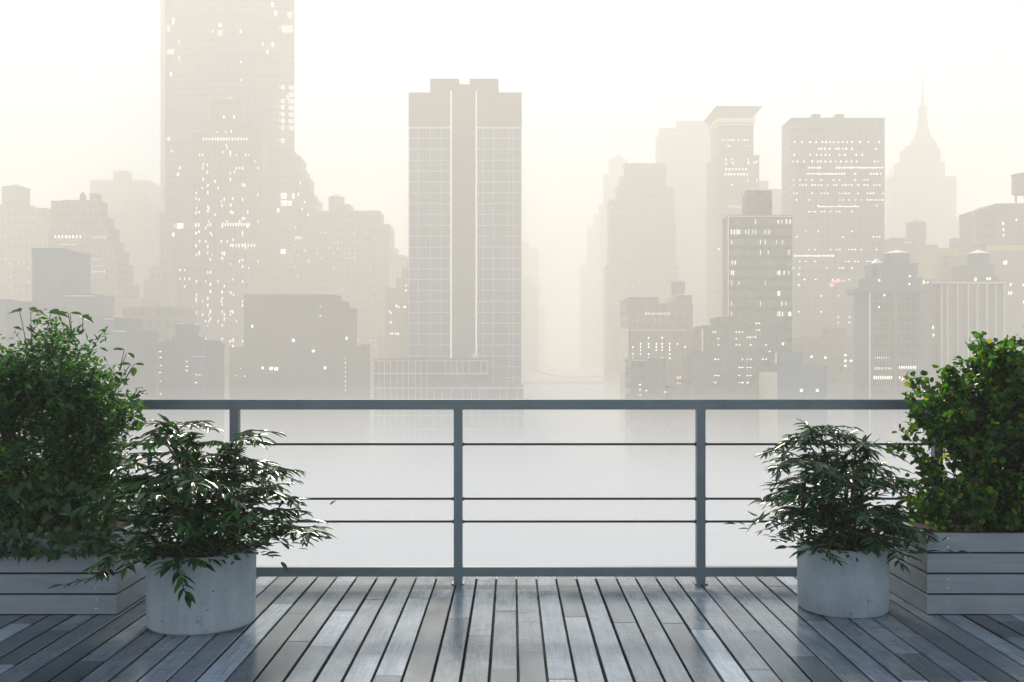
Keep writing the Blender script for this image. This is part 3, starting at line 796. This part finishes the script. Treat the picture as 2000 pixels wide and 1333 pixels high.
b = B('large dark flat block with stepped right shoulder at the lower left', 290,
      [(448,700,682),(476,683,604),(476,670,591),(476,655,579)], 'conc_w', 16)
mb = MB(); a = at(683,681,289.5); c2 = at(713,672,289.5); 
mb.add([(a.x,289,a.z),(c2.x,289,a.z),(c2.x,289,c2.z),(a.x,300,a.z),(c2.x,300,a.z),(c2.x,300,c2.z)],[(0,1,2),(5,4,3),(0,2,5,3),(0,3,4,1),(1,4,5,2)]); mb.box(a.x-.5,c2.x,289.1,300,GROUND,a.z-0.01); mb.build('shed_roof', M['conc_w'], b.root)
for i, x in enumerate((490,528,566,604,640,665)): b.part('pilaster','conc_w',x-2,x+2,676,860,292.6,0.5)
for y in (597,607,617,637): b.part('ledge','conc_w',484,560,y-.7,y+.7,292.7,0.3)
b.lit([(573,665),(612,686),(635,719)],6,7).lit([(513,719),(528,720),(538,721),(542,721),(531,720),(677,661),(684,719),(493,638)],4,7).lit([(626,617),(626,600)],6,5,'dim')
b.lit([(675,700+i*9) for i in range(8)],3,4,'dim').lit([(470,720),(478,735),(460,735)],3,3,'dim').done()
b = B('small dark setback block with a square lift tower beside large dark block', 255, [(310,403,673),(322,400,668),(336,372,657),(342,365,633)], 'slate', 16)
b.part('roof_edge','line',344,363,631.6,633,257,0.5)
b.lit([(313,687),(314,699),(314,714),(313,728),(314,745),(314,770)],5,1.8).lit([(365,706),(365,716),(365,724),(383,732),(383,748),(390,733)],5,1.6).lit([(380+i*4,697) for i in range(6)],3,1.2,'dim').done()

# ---- central tower
def central_tower():
    d = 400.0
    root = empty('office_tower', (at(908,0,d).x, d, GROUND), 'broad central glass office tower with two white vertical light strips', 'skyscraper')
    k = lambda x, y=0, dd=d: at(x, y, dd)
    mb = MB(); a, c = k(798,181), k(1019,181)
    mb.box(a.x, c.x, d, d+36, GROUND, a.z); mb.build('wall', M['brown_w'], root)
    for x0, x1 in ((840,896),(917,973)):
        mb = MB(); p, q = k(x0,154,d+2), k(x1,181,d+2); mb.box(p.x, q.x, d+2, d+26, a.z-0.02, p.z); mb.build('roof_block', M['brown_w'], root)
    mb = MB(); p, q = k(895.9,165,d+4), k(917.1,181,d+4); mb.box(p.x, q.x, d+4, d+22, a.z-0.02, p.z)
    for i in range(4): mb.lathe(p.x+1+i*1.0, d+8, [(0.35,p.z),(0.35,p.z+0.4),(0.1,p.z+0.55)], 8)
    mb.build('roof_link', M['brown_w'], root)
    rows = [250 + 21.2*i for i in range(36)]
    colsL = [799,816.5,840.5,861.5,880]; colsR = [931.5,944,964,993,1002,1018]
    for cols in (colsL, colsR):
        for (ya, yb, mt) in ((251,546,'glassT'),(546,980,'glassL')):  # bluer, darker lower panes carry a building's reflection as glass tint
            mb = MB(); p, q = k(cols[0],ya), k(cols[-1],yb); mb.box(p.x, q.x, d-0.30, d-0.004, q.z, p.z-0.004); mb.build('curtain_wall', M[mt], root)
        mb = MB()
        for y in rows:
            p, q = k(cols[0],y), k(cols[-1],y); hh = 0.15 if y > 251 else 0.42
            mb.box(p.x-.02, q.x+.02, d-0.52, d-0.28, p.z-hh, p.z+hh*0.6)
        for i, x in enumerate(cols):
            p, q = k(x,250), k(x,980); mb.box(p.x-0.13, p.x+0.13, d-0.50, d-0.283, q.z, p.z-0.01)
        for x0, x1 in zip(cols, cols[1:]):
            m = max(1, int((x1-x0)/5))
            for j in range(1, m+1):
                p, q = k(x0+(x1-x0)*j/(m+1),251), k(0,980); mb.box(p.x-0.035, p.x+0.035, d-0.42, d-0.286, q.z, p.z-0.3)
        mb.build('mullion_grid', M['line'], root)
    for x, ye in ((881.2,980),(930.2,980)):
        mb = MB(); p, q = k(x-1.15,179), k(x+1.15,ye); mb.box(p.x, q.x, d-1.1, d-0.002, q.z, p.z); mb.build('light_strip', M['strip'], root)
    mb = MB(); p, q = k(883,262), k(928.4,980); mb.box(p.x, q.x, d-0.15, d-0.003, q.z, p.z); mb.build('shaft_panel', M['conc_w'], root)
    # podium in front
    dp = 330.0
    r2 = empty('podium_building', (at(876,0,dp).x, dp, GROUND), 'low glass podium with white grid at the foot of the central tower', 'building')
    mb = MB(); p, q = k(729,703,dp), k(953,703,dp); mb.box(p.x, q.x, dp, dp+40, GROUND, p.z)
    p2, q2 = k(953,757,dp), k(1023,757,dp); mb.box(q.x+.02, q2.x, dp+0.2, dp+40, GROUND, p2.z); mb.build('wall', M['glassL'], r2)
    mb = MB(); p, q = k(727.5,699.6,dp), k(955,703.4,dp); mb.frustum((p.x,q.x,dp-.8,dp+40.5),(p.x+1.5,q.x,dp-.8,dp+40.5), q.z, p.z); mb.build('roof_slab', M['seam'], r2)
    mb = MB()
    for y in (704.5,730,758.5): 
        p, q = k(729,y,dp), k(952,y,dp); mb.box(p.x, q.x, dp-0.4, dp-0.004, p.z-0.25, p.z+0.2)
    for y in (786,812,838,864): 
        p, q = k(729,y,dp), k(1022,y,dp); mb.box(p.x, q.x, dp-0.4, dp-0.004, p.z-0.2, p.z+0.2)
    p, q = k(937,758.5,dp), k(1023,758.5,dp); mb.box(p.x, q.x, dp-0.45, dp-0.01, p.z-0.3, p.z+0.3)
    for x in (729.6,741,751,763,775,787,798,811,822,834): p, q = k(x,704,dp), k(x,880,dp); mb.box(p.x-.12, p.x+.12, dp-0.38, dp-0.006, q.z, p.z)
    for x in (870,881,892,904,916,939,951): p, q = k(x,704,dp), k(x,730,dp); mb.box(p.x-.12, p.x+.12, dp-0.38, dp-0.006, q.z, p.z)
    for x in (848,863,881,904,921,937,976,990,1010,1022.5): p, q = k(x,759,dp), k(x,880,dp); mb.box(p.x-.12, p.x+.12, dp-0.38, dp-0.006, q.z, p.z)
    mb.build('mullion_grid', M['line'], r2)
    mb = MB(); p = k(928,700,dp+3); mb.lathe(p.x, dp+4, [(1.2,p.z),(1.3,p.z+.6),(.9,p.z+1.3),(.2,p.z+1.6)], 10); mb.build('roof_vent', M['cream'], r2)
central_tower()

# ---- the far gap and bridge
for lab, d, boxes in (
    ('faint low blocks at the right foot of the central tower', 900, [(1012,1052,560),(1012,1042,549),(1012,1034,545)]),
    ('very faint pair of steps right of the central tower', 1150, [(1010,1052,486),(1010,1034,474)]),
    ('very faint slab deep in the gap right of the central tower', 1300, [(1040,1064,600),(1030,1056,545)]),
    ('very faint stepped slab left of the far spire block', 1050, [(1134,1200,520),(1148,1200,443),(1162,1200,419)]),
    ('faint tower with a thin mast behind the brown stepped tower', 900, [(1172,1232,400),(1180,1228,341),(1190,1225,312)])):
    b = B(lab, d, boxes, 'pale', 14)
    if 'mast' in lab:
        p = at(1207,312,d+20); mb = MB(); mb.lathe(p.x, d+20, [(5,p.z),(4.5,p.z+2),(2,p.z+4),(.5,p.z+5),(.3,p.z+17)], 12); mb.build('mast', M['pale'], b.root)
    b.done()
def bridge():
    d = 620.0
    a, c = at(985,742,d), at(1230,752,d)
    root = empty('bridge', ((a.x+c.x)/2, d, GROUND), 'faint suspension bridge crossing the misty gap between the towers', 'bridge')
    mb = MB(); mb.box(a.x, c.x, d, d+14, c.z, at(0,746,d).z); mb.build('bridge_deck', M['grey2'], root)
    pts = [at(1036 + (1215-1036)*t, 738 - 17*(1-2*t)**2 if t < .5 else 738 - 8*(2*t-1)**2, d) for t in np.linspace(0,1,17)]
    for off in (0.5, 13.0):
        mb = MB(); mb.tube([(p.x, d+off, p.z) for p in pts], 0.35, 6); mb.build('cable', M['grey2'], root)
    for p in pts[:8:1]:
        mb = MB(); mb.tube([(p.x, d+.5, p.z), (p.x, d+.5, at(0,746.2,d).z)], 0.14, 4); mb.build('hanger', M['line'], root)
    mb = MB(); mb.box(a.x, c.x, d-.3, d-.02, at(0,744,d).z, at(0,742.6,d).z); mb.build('guard_rail', M['line'], root)
    for px in (1012, 1224):
        p = at(px,716,d); mb = MB(); mb.box(p.x-2, p.x+2, d+15, d+19, GROUND, p.z); mb.build('pylon', M['grey2'], root)
bridge()

# ---- right of the gap
b = B('brown stepped tower right of the misty gap', 580, [(1184,1326,520),(1189,1320,440),(1190,1318,392),(1204,1316,367),(1211,1302,347),(1220,1302,321)], 'warm', 16)
b.block('roof_box','warm',1236,1265,318.6,322,590,10)
b.grid(1195,1310,395,680,9,11,0.06,w=3,h=3,mat='dim').done()
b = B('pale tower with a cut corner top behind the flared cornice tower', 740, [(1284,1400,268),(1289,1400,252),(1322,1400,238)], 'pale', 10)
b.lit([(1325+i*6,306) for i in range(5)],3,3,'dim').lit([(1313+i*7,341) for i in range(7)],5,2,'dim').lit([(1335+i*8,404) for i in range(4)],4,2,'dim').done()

def cornice_tower():
    d = 500.0
    b = B('slender brown tower crowned by a wide flared cornice', d, [(1388,1488,640),(1398,1483,306),(1405,1472,240)], 'warm2', 26)
    x0, x1 = at(1404,0,d).x, at(1473,0,d).x; xa, xb = at(1397,0,d).x, at(1484,0,d).x
    z = lambda y: at(0,y,d).z
    mb = MB(); mb.frustum((x0,x1,d+1.4,d+23.5),(xa,xb,d-3,d+27), z(228), z(213)); mb.box(xa-.3,xb+.3,d-3.3,d+27.3,z(213)+.004,z(210.5)); mb.build('cornice', M['brown_w'], b.root)
    mb = MB(); mb.box(x0-.8,x1+.8,d+0.7,d+24,z(238),z(230)); mb.box(x0-.4,x1+.4,d+1,d+23.7,z(244),z(241)); mb.build('moulding', M['cream'], b.root)
    for i in range(7):
        X = x0 + 1.2 + i*(x1-x0-2.4)/6; mb = MB(); mb.box(X-.25, X+.25, d+1.35, d+1.78, z(780), z(246)); mb.build('pilaster', M['brown_w'], b.root)
    b.lit([(1412+i*6,274) for i in range(10)],3.2,4).lit([(1418,285),(1424,285)],4,4).lit([(1450+i*5,285) for i in range(4)],3,3,'dim').lit([(1418+i*6.5,331) for i in range(7)],3.5,5).lit([(1417+i*6,341) for i in range(8)],4,5)
    b.lit([(1418,312),(1430,312),(1418,320),(1431,319),(1461,312),(1462,318),(1478,316),(1473,318),(1430,361),(1450,390),(1460,353),(1478,353)],3,5).lit([(1422+i*5.5,404) for i in range(6)],3,6,'dim')
    b.lit([(1392,474),(1390,486),(1390,496),(1390,506),(1393,518),(1393,559),(1393,590),(1404,487),(1394,575)],6,4).done()
cornice_tower()
B('small grey block between flared cornice tower and the big dark tower', 640, [(1480,1528,371),(1480,1501,355)], 'grey', 30).done()

def glass_office():
    d = 285.0
    b = B('grey glass office slab with a square roof box and window bands', d, [(1422,1547,424)], 'conc_w', 7.5)
    b.part('side_wall','cream',1421.2,1423.4,424,900,d-.004,0.35)  # cream strip paints warm sun on the left face
    b.block('roof_box','grey2',1458,1508,372,424,d+1.5,5.5)
    for i in range(22):
        y = 427 + 20.0*i
        b.part('window_band','glassY',1424,1545.5,y,y+13.2,d-.004,0.12)
        b.part('spandrel','roofing',1422.8,1546.8,y+13.6,y+19.6,d-.004,0.4)
    mb = MB()
    for i in range(40):
        x = 1424 + i*3.12
        if i % 10 == 0: b.part('',None,x-.6,x+.6,426,868,d-.13,0.3,mb)
        else: b.part('',None,x-.28,x+.28,426,868,d-.13,0.16,mb)
    mb.build('mullion_grid', M['seam'], b.root)
    b.part('roof_edge','line',1421.5,1548,422.6,424.2,d,0.6)
    rn = random.Random(8)
    def w(row, xs, mat='lit'): b.lit([(x, 433.5+20*row) for x in xs], 2.5, 11, mat, dd=d-.1)
    w(0,[1520,1527,1536,1543]); w(1,[1428,1434,1440,1444,1456,1462]); w(1,[1470,1476,1494,1500],'dim'); w(2,[1486]); w(3,[1486]); w(4,[1430,1436]); w(5,[1428,1432,1519,1523,1531,1540]); w(6,[1443,1495],'dim'); w(7,[1519,1522],'lit'); w(8,[1527]); w(9,[1519,1523,1528,1541]); w(9,[1540,1544])
    for r in range(22):
        w(r, [1425.6+3.12*j for j in range(39) if rn.random() < (0.05 if r < 12 else 0.03)], 'dim')
    b.done()
glass_office()

def big_dark_tower():
    d = 410.0
    b = B('big flat topped dark tower with dashed rows of lit windows', d, [(1546,1728,233)], 'grey', 15)
    p, q = at(1529,250,d), at(1546,233,d)
    for x in (1587,1633):
        mb = MB(); u, v = at(x,233,d+4), at(x+16,223,d+4); mb.box(u.x+.25,v.x-.25,d+4.3,d+7.7,u.z-.1,v.z-.25); mb.box(u.x,v.x,d+4,d+8,v.z-.25,v.z)
        for k in range(4): X = u.x+.2+(v.x-u.x-.4)*k/3; mb.box(X-.12,X+.12,d+4.1,d+4.4,u.z,v.z-.25)
        mb.build('roof_vent', M['grey2'], b.root)
    mb = MB(); a, c = at(1545,249,d), at(1729,252,d); mb.box(a.x,c.x,d-.4,d-.004,c.z,a.z); mb.build('ledge', M['conc_w'], b.root)
    rows = {278:[1552,1566,1582,1594,1606,1613,1621,1628,1637,1645,1655,1664,1680,1696,1717],291:[1599,1604,1611,1620,1633,1638,1646,1653,1664,1711],303:[1551,1582,1595,1604,1612,1620,1640,1650,1672,1684],316:[1549,1557,1570,1586,1597,1603,1612,1622,1632,1642,1653,1663,1673,1708,1715]}
    for y, xs in rows.items(): b.lit([(x,y) for x in xs],3.6,4.2)
    b.lit([(1580+i*5.5,328) for i in range(5)]+[(1634+i*5.5,328) for i in range(17)],4.6,4).lit([(1578+i*5.5,340) for i in range(14)]+[(1670,340),(1701,340),(1707,340),(1713,340),(1720,340)],4.6,3.6)
    for y, p_ in ((352,.5),(362,.55),(378,.6),(391,.5),(402,.35),(414,.4),(452,.15),(463,.25),(488,.35),(511,.35),(524,.25)):
        xs = [1550+i*6 for i in range(30) if b.rnd.random() < p_]; b.lit([(x,y) for x in xs],4.2,2.6,'lit' if y in (352,362,378) else 'dim')
    b.lit([(1552+i*5,500) for i in range(16)],4,4.5).lit([(1600+i*5,404) for i in range(16)],5,2.4)
    b.grid(1560,1720,536,680,11,10.5,0.22,w=4,h=3.4)
    mb = MB(); q = at(1624,558,d); mb.box(q.x-.8,q.x+.8,d-.5,d-.05,q.z-.6,q.z+.9); q = at(1632,550,d); mb.box(q.x-1.8,q.x+1.8,d-.5,d-.05,q.z-.4,q.z+.4); q = at(1647,549,d); mb.box(q.x-1.0,q.x+1.0,d-.5,d-.05,q.z-.3,q.z+.3); mb.build('neon_sign', M['red'], b.root)
    b.done()
big_dark_tower()

def deco_tower():
    d = 700.0
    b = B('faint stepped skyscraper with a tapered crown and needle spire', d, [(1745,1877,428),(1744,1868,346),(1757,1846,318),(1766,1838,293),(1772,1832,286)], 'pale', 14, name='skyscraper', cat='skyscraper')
    cxp = 1802
    pr = [(27,286),(26,282),(19,274),(14,262),(10.5,248),(8.5,232),(8,222),(8,219),(9,218.5),(9,210),(7,208)]
    p = at(cxp,0,d+10); mb = MB(); k = (d+10)/F
    mb.lathe(p.x, d+10, [(r*k, at(0,y,d+10).z) for r, y in pr], 20); mb.build('crown', M['pale'], b.root, smooth=True)
    mb = MB(); mb.lathe(p.x, d+10, [(3.2*k, at(0,208,d+10).z-.1),(2.6*k, at(0,180,d+10).z),(2.0*k, at(0,178,d+10).z),(1.5*k, at(0,147,d+10).z)], 8); mb.build('spire', M['pale'], b.root)
    b.done()
deco_tower()
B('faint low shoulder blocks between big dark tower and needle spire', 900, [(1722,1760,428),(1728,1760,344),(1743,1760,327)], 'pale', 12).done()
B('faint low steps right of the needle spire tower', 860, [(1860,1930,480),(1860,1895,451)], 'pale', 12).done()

b = B('grey block carrying a peaked water tank in front of the needle spire', 430, [(1736,1832,481),(1742,1808,467)], 'grey', 24)
b.tank(1771,1808,467,437,427, 436, body='conc_w', legs=False); b.lit([(1766+i*4,474) for i in range(4)],3,2).lit([(1796+i*4,531) for i in range(6)],3,5).lit([(1795+i*4,540) for i in range(6)],3,4,'dim').done()

def dark_two_tank():
    d = 265.0
    b = B('dark masonry tower with two white capped water tanks and a cornice', d, [(1698,1803,566),(1703,1800,545),(1711,1793,518)], 'slate', 12)
    b.part('side_wall','cream',1697.3,1699.6,570,900,d-.002,0.3)  # sunlight on the left face put into a cream strip
    b.tank(1725,1776,519,497,486, d+3.2, roof='white', body='slate', legs=False); b.tank(1703,1722,545,515,505, d+1.2, roof='white', body='slate', legs=False)
    a, c = at(1684,561,d), at(1806,569,d); mb = MB(); mb.box(a.x,c.x,d-1.3,d+13,c.z,a.z); mb.box(a.x+.6,c.x-.6,d-.8,d+12.6,at(0,572,d).z,c.z-.004); mb.build('cornice', M['slate'], b.root)
    for xa, xb in ((1705,1743),(1752,1793)):
        b.part('window_bay','glassD',xa,xb,573,900,d-.004,0.1)
        mb = MB(); n = 9
        for i in range(n+1):
            x = xa + (xb-xa)*i/n; b.part('',None,x-.55,x+.55,573,900,d-.11,0.3,mb)
        for y in (588,613,632,650,668,686,704,722,740,758,776): b.part('',None,xa,xb,y-1.3,y+1.3,d-.112,0.26,mb)
        mb.build('mullion_grid', M['line'] if False else M['conc_w'], b.root)
    b.part('pilaster','slate',1745,1750,572,900,d-.004,0.5); b.part('pilaster','slate',1794.5,1799,572,900,d-.004,0.5)
    b.lit([(1717,600),(1777,540),(1776,555),(1717,548),(1727,577)],4,5,dd=d-.2)
    b.lit([(1707+i*4.2,738) for i in range(9)],2.8,8,dd=d-.25).lit([(1709+i*4.4,720) for i in range(8)],2.4,6,'dim',d-.25).lit([(1757+i*4.4,718) for i in range(8)],2.8,7,dd=d-.25).lit([(1757,738),(1762,738),(1768,738)],2.8,8,dd=d-.25)
    b.lit([(1709+i*4.4,699) for i in range(7)],2,5,'dim',d-.25)
    b.done()
dark_two_tank()
b = B('narrow grey block right of the dark two tank tower', 350, [(1800,1826,545)], 'grey', 14)
b.lit([(1804+i*0,552) for i in range(1)]+[(1812,555),(1823,643),(1806,643)],5,9,'lit').done()

def finned_block():
    d = 275.0
    b = B('grey block with tall white vertical fins under a white capped tank', d, [(1836,1961,553),(1886,1950,545),(1886,1943,521)], 'conc_w', 12)
    b.tank(1890,1931,521,497,486, d+3, roof='white', body='slate', legs=False)
    b.part('roof_edge','line',1820,1962,551.6,554,d,0.8)
    for x in (1838,1849,1869,1890,1907,1926,1943,1960): b.part('fin','line',x-.7,x+.7,556,900,d-.002,0.7)
    b.part('side_wall','conc_w',1824,1835.5,556,900,d+3,1.0)
    b.lit([(1905,546),(1928,545),(1933,545)],5,7).lit([(1822,640),(1823,655)],3,7,dd=d+1.9).done()
finned_block()
b = B('ochre topped block with a small round tank behind the finned block', 385, [(1823,1877,488)], 'yellow', 16)
b.tank(1855,1873,488,468,462, 390, body='conc_w', legs=False); b.part('facade','grey',1840,1876,500,700,384.9,0.4); b.lit([(1844,530),(1850,533),(1846,538),(1872,531)],5,4,'dim').done()
def round_top():
    d = 345.0
    b = B('rounded grey tower with ochre band and roof tank at the right edge', d, [(1926,2080,492),(1945,2070,401)], 'conc_w', 30)
    k = d/F; cx = at(2000,0,d).x
    mb = MB(); mb.lathe(cx, d+12, [(62*k,at(0,470,d).z),(62*k,at(0,401,d).z),(57*k,at(0,396,d).z),(40*k,at(0,393,d).z)], 40); mb.build('drum', M['grey'], b.root, smooth=True)
    b.part('ochre_band','yellow',1925,2081,478,491,d-.01,0.5); b.part('cornice','conc_w',1910,2082,469,477.5,d-.01,1.2)
    b.tank(1979,2038,381,342,333, d+2, body='conc_w', roof='pale')
    p = at(1996,393,d+6); mb = MB(); mb.tube([(p.x,d+10,p.z-.5),(p.x,d+10,at(0,378,d+6).z)],0.25,6); mb.build('roof_pipe', M['grey2'], b.root)
    b.lit([(1959,437),(1960,449),(1960,460),(1985,430)],4,6,dd=d-.1).lit([(1961,514),(1965,513)],4,8).lit([(1970,573),(1975,573),(1974,556),(1999,557),(1999,590)],4,7).done()
round_top()
B('small wedge block left of the rounded grey tower', 420, [(1905,1938,458),(1927,1938,431)], 'grey', 14).done()

# ---- lower right foreground blocks
b = B('low corner building with roof hut and three big lit windows', 250, [(1519,1615,719)], 'slate', 29)
b.block('roof_hut','slate',1524,1569,688,720,254,10); b.part('roof_edge','line',1513.5,1516,690,711,253.6,.6); b.lit([(1514,768),(1565,763),(1596,763)],7,7).lit([(1508,751),(1513,751),(1518,751)],4,7,'dim')
a = at(1500,719,250); 
mb = MB(); q = at(1519,0,250); mb.box(q.x-.35,q.x-.02,250.4,278,GROUND,at(0,728,250).z); mb.build('side_wall', M['cream'], b.root)  # left side coloured cream to imitate grazing sun
b.done()
b = B('wide stepped dark block with dashed lit windows below the glass slab', 285-18, [(1308,1480,758),(1349,1500,690),(1372,1500,640),(1403,1532,623)], 'grey2', 16)
b.part('side_wall','cream',1370.5,1373,642,690,268.7,.4)  # warm sunlit strip painted in cream
for y in (649,662,674,687,702,718,734,748): b.lit([(x,y) for x in (1392,1397,1403,1438,1444,1450,1460,1466,1490,1496,1503) if b.rnd.random()<.5],4.4,2.2)
b.lit([(1460+i*5,659) for i in range(4)]+[(1477,632),(1483,632),(1478,645),(1483,645)],4,2).lit([(1529,672),(1534,675),(1540,676)],5,6).done()
b = B('grey stepped block with a peaked roof tank right of the misty gap', 345, [(1226,1353,596),(1226,1286,584),(1320,1352,577)], 'grey', 24)
b.tank(1311,1338,577,552,544, 350, body='conc_w', roof='conc_w'); b.lit([(1262+i*4.5,613) for i in range(11)],2.6,7,'dim').lit([(1245,627),(1280,625),(1288,625)],3,3,'dim').done()
b = B('lower block with side wall painted sunlit cream in front of the peaked tank block', 315, [(1228,1362,646)], 'conc_w', 20)
b.part('side_wall','cream',1210,1227.4,643,900,320,5.0); b.part('roof_edge','line',1226,1340,644.6,646.2,315,.5)  # cream colour stands in for sun on the left side
for y in (660,672,678,684,692,700,706,712): b.lit([(x,y) for x in (1236,1251,1267,1282,1293,1308,1323,1338) if b.rnd.random()<.42],3,4)
b.lit([(1324+i*4.5,750) for i in range(5)]+[(1324+i*4.5,738) for i in range(5)],3.4,6,'dim').done()
b = B('low dark front block at the foot of the block with painted sunlit side', 262, [(1233,1300,704)], 'grey2', 14)
b.part('roof_edge','line',1232,1262,703,704.6,262,.5); b.lit([(1250,752),(1250,762),(1250,772),(1262,763),(1299,766)],5,2).done()
b = B('low grey block with roof hut left of the dark two tank tower', 330, [(1548,1692,672),(1569,1690,661)], 'grey', 22)
b.block('roof_hut','grey2',1606,1652,641,661,337,9); b.lit([(1585,697),(1612,699),(1651,694),(1651,705),(1651,715),(1662,705),(1680,704)],7,5).done()

# ------------------------------------------------------------------ ground, haze, mist
g = MB(); g.box(-1700,1700,-250,2100,GROUND-0.8,GROUND); go = g.build('ground', M['ground']); tag(go, kind='structure')

def vol_mat(name, c, dens, aniso):
    m, nt, out = new_mat(name)
    v = nt.nodes.new('ShaderNodeVolumePrincipled')
    v.inputs['Color'].default_value = c + (1,); v.inputs['Density'].default_value = dens; v.inputs['Anisotropy'].default_value = aniso
    nt.links.new(v.outputs[0], out.inputs['Volume'])
    return m
ZTOP = at(0,-30,540).z + 6
h = MB(); h.box(-1750,1750,-300,2150,GROUND-1.8,ZTOP); ho = h.build('haze', vol_mat('haze air', (1.0,0.979,0.928), HAZE_D, 0.0)); tag(ho, 'pale morning haze filling the air of the whole city', 'haze', kind='stuff')
for top, den, lab in ((-6.0, 0.08, 'thin topmost veil of the pale mist over the streets'), (-13.0, 0.25, 'thin middle layer of the pale mist over the streets'), (-22.0, 0.67, 'thickest lowest layer of the pale mist over the streets')):
    q = (top + 6.0) * 0.5
    h = MB(); h.box(-1690-q, 1690+q, 60-q*0.5, 2090+q, GROUND+0.3-q*0.01, top)
    ho = h.build('mist', vol_mat('low mist', (0.87,0.922,1.0), MIST_D*den, 0.04)); tag(ho, lab, 'mist', kind='stuff')

# ------------------------------------------------------------------ light, sky, camera
w = bpy.data.worlds.new('World'); sc.world = w; w.use_nodes = True
nt = w.node_tree; nt.nodes.clear()
sky = nt.nodes.new('ShaderNodeTexSky'); sky.sky_type = 'NISHITA'; sky.sun_disc = False
sky.sun_elevation = R(SUN_EL); sky.sun_rotation = R(SUN_AZ)
sky.air_density = 1.0; sky.dust_density = 0.3; sky.ozone_density = 1.0
bg = nt.nodes.new('ShaderNodeBackground'); bg.inputs[1].default_value = 0.12
ow = nt.nodes.new('ShaderNodeOutputWorld')
nt.links.new(sky.outputs[0], bg.inputs[0]); nt.links.new(bg.outputs[0], ow.inputs[0])

sd = bpy.data.lights.new('sun', 'SUN'); sd.energy = 5.0; sd.angle = R(6.0); sd.color = (1.0,0.877,0.68)
so = bpy.data.objects.new('sun', sd); col.objects.link(so)
dirv = Vector((math.sin(R(SUN_AZ))*math.cos(R(SUN_EL)), math.cos(R(SUN_AZ))*math.cos(R(SUN_EL)), math.sin(R(SUN_EL))))
so.rotation_euler = dirv.to_track_quat('Z', 'Y').to_euler(); so.location = dirv*50

cam = bpy.data.cameras.new('camera'); cam.sensor_width = 36.0; cam.lens = 36.0*F/2000; cam.shift_y = 32.5/2000
cam.clip_start = 0.05; cam.clip_end = 6000
co = bpy.data.objects.new('camera', cam); col.objects.link(co); co.location = (0,0,EYE); co.rotation_euler = (R(90),0,0)
sc.camera = co

sc.render.engine = 'CYCLES'
cy = sc.cycles
cy.max_bounces = 6; cy.diffuse_bounces = 3; cy.glossy_bounces = 3; cy.transmission_bounces = 3; cy.transparent_max_bounces = 6; cy.volume_bounces = 6
cy.use_denoising = True; cy.sample_clamp_indirect = 8.0
try: cy.denoiser = 'OPENIMAGEDENOISE'
except Exception: pass
vs = sc.view_settings
vs.view_transform = 'Standard'; vs.look = 'None'; vs.gamma = 1.0; vs.exposure = 0.75
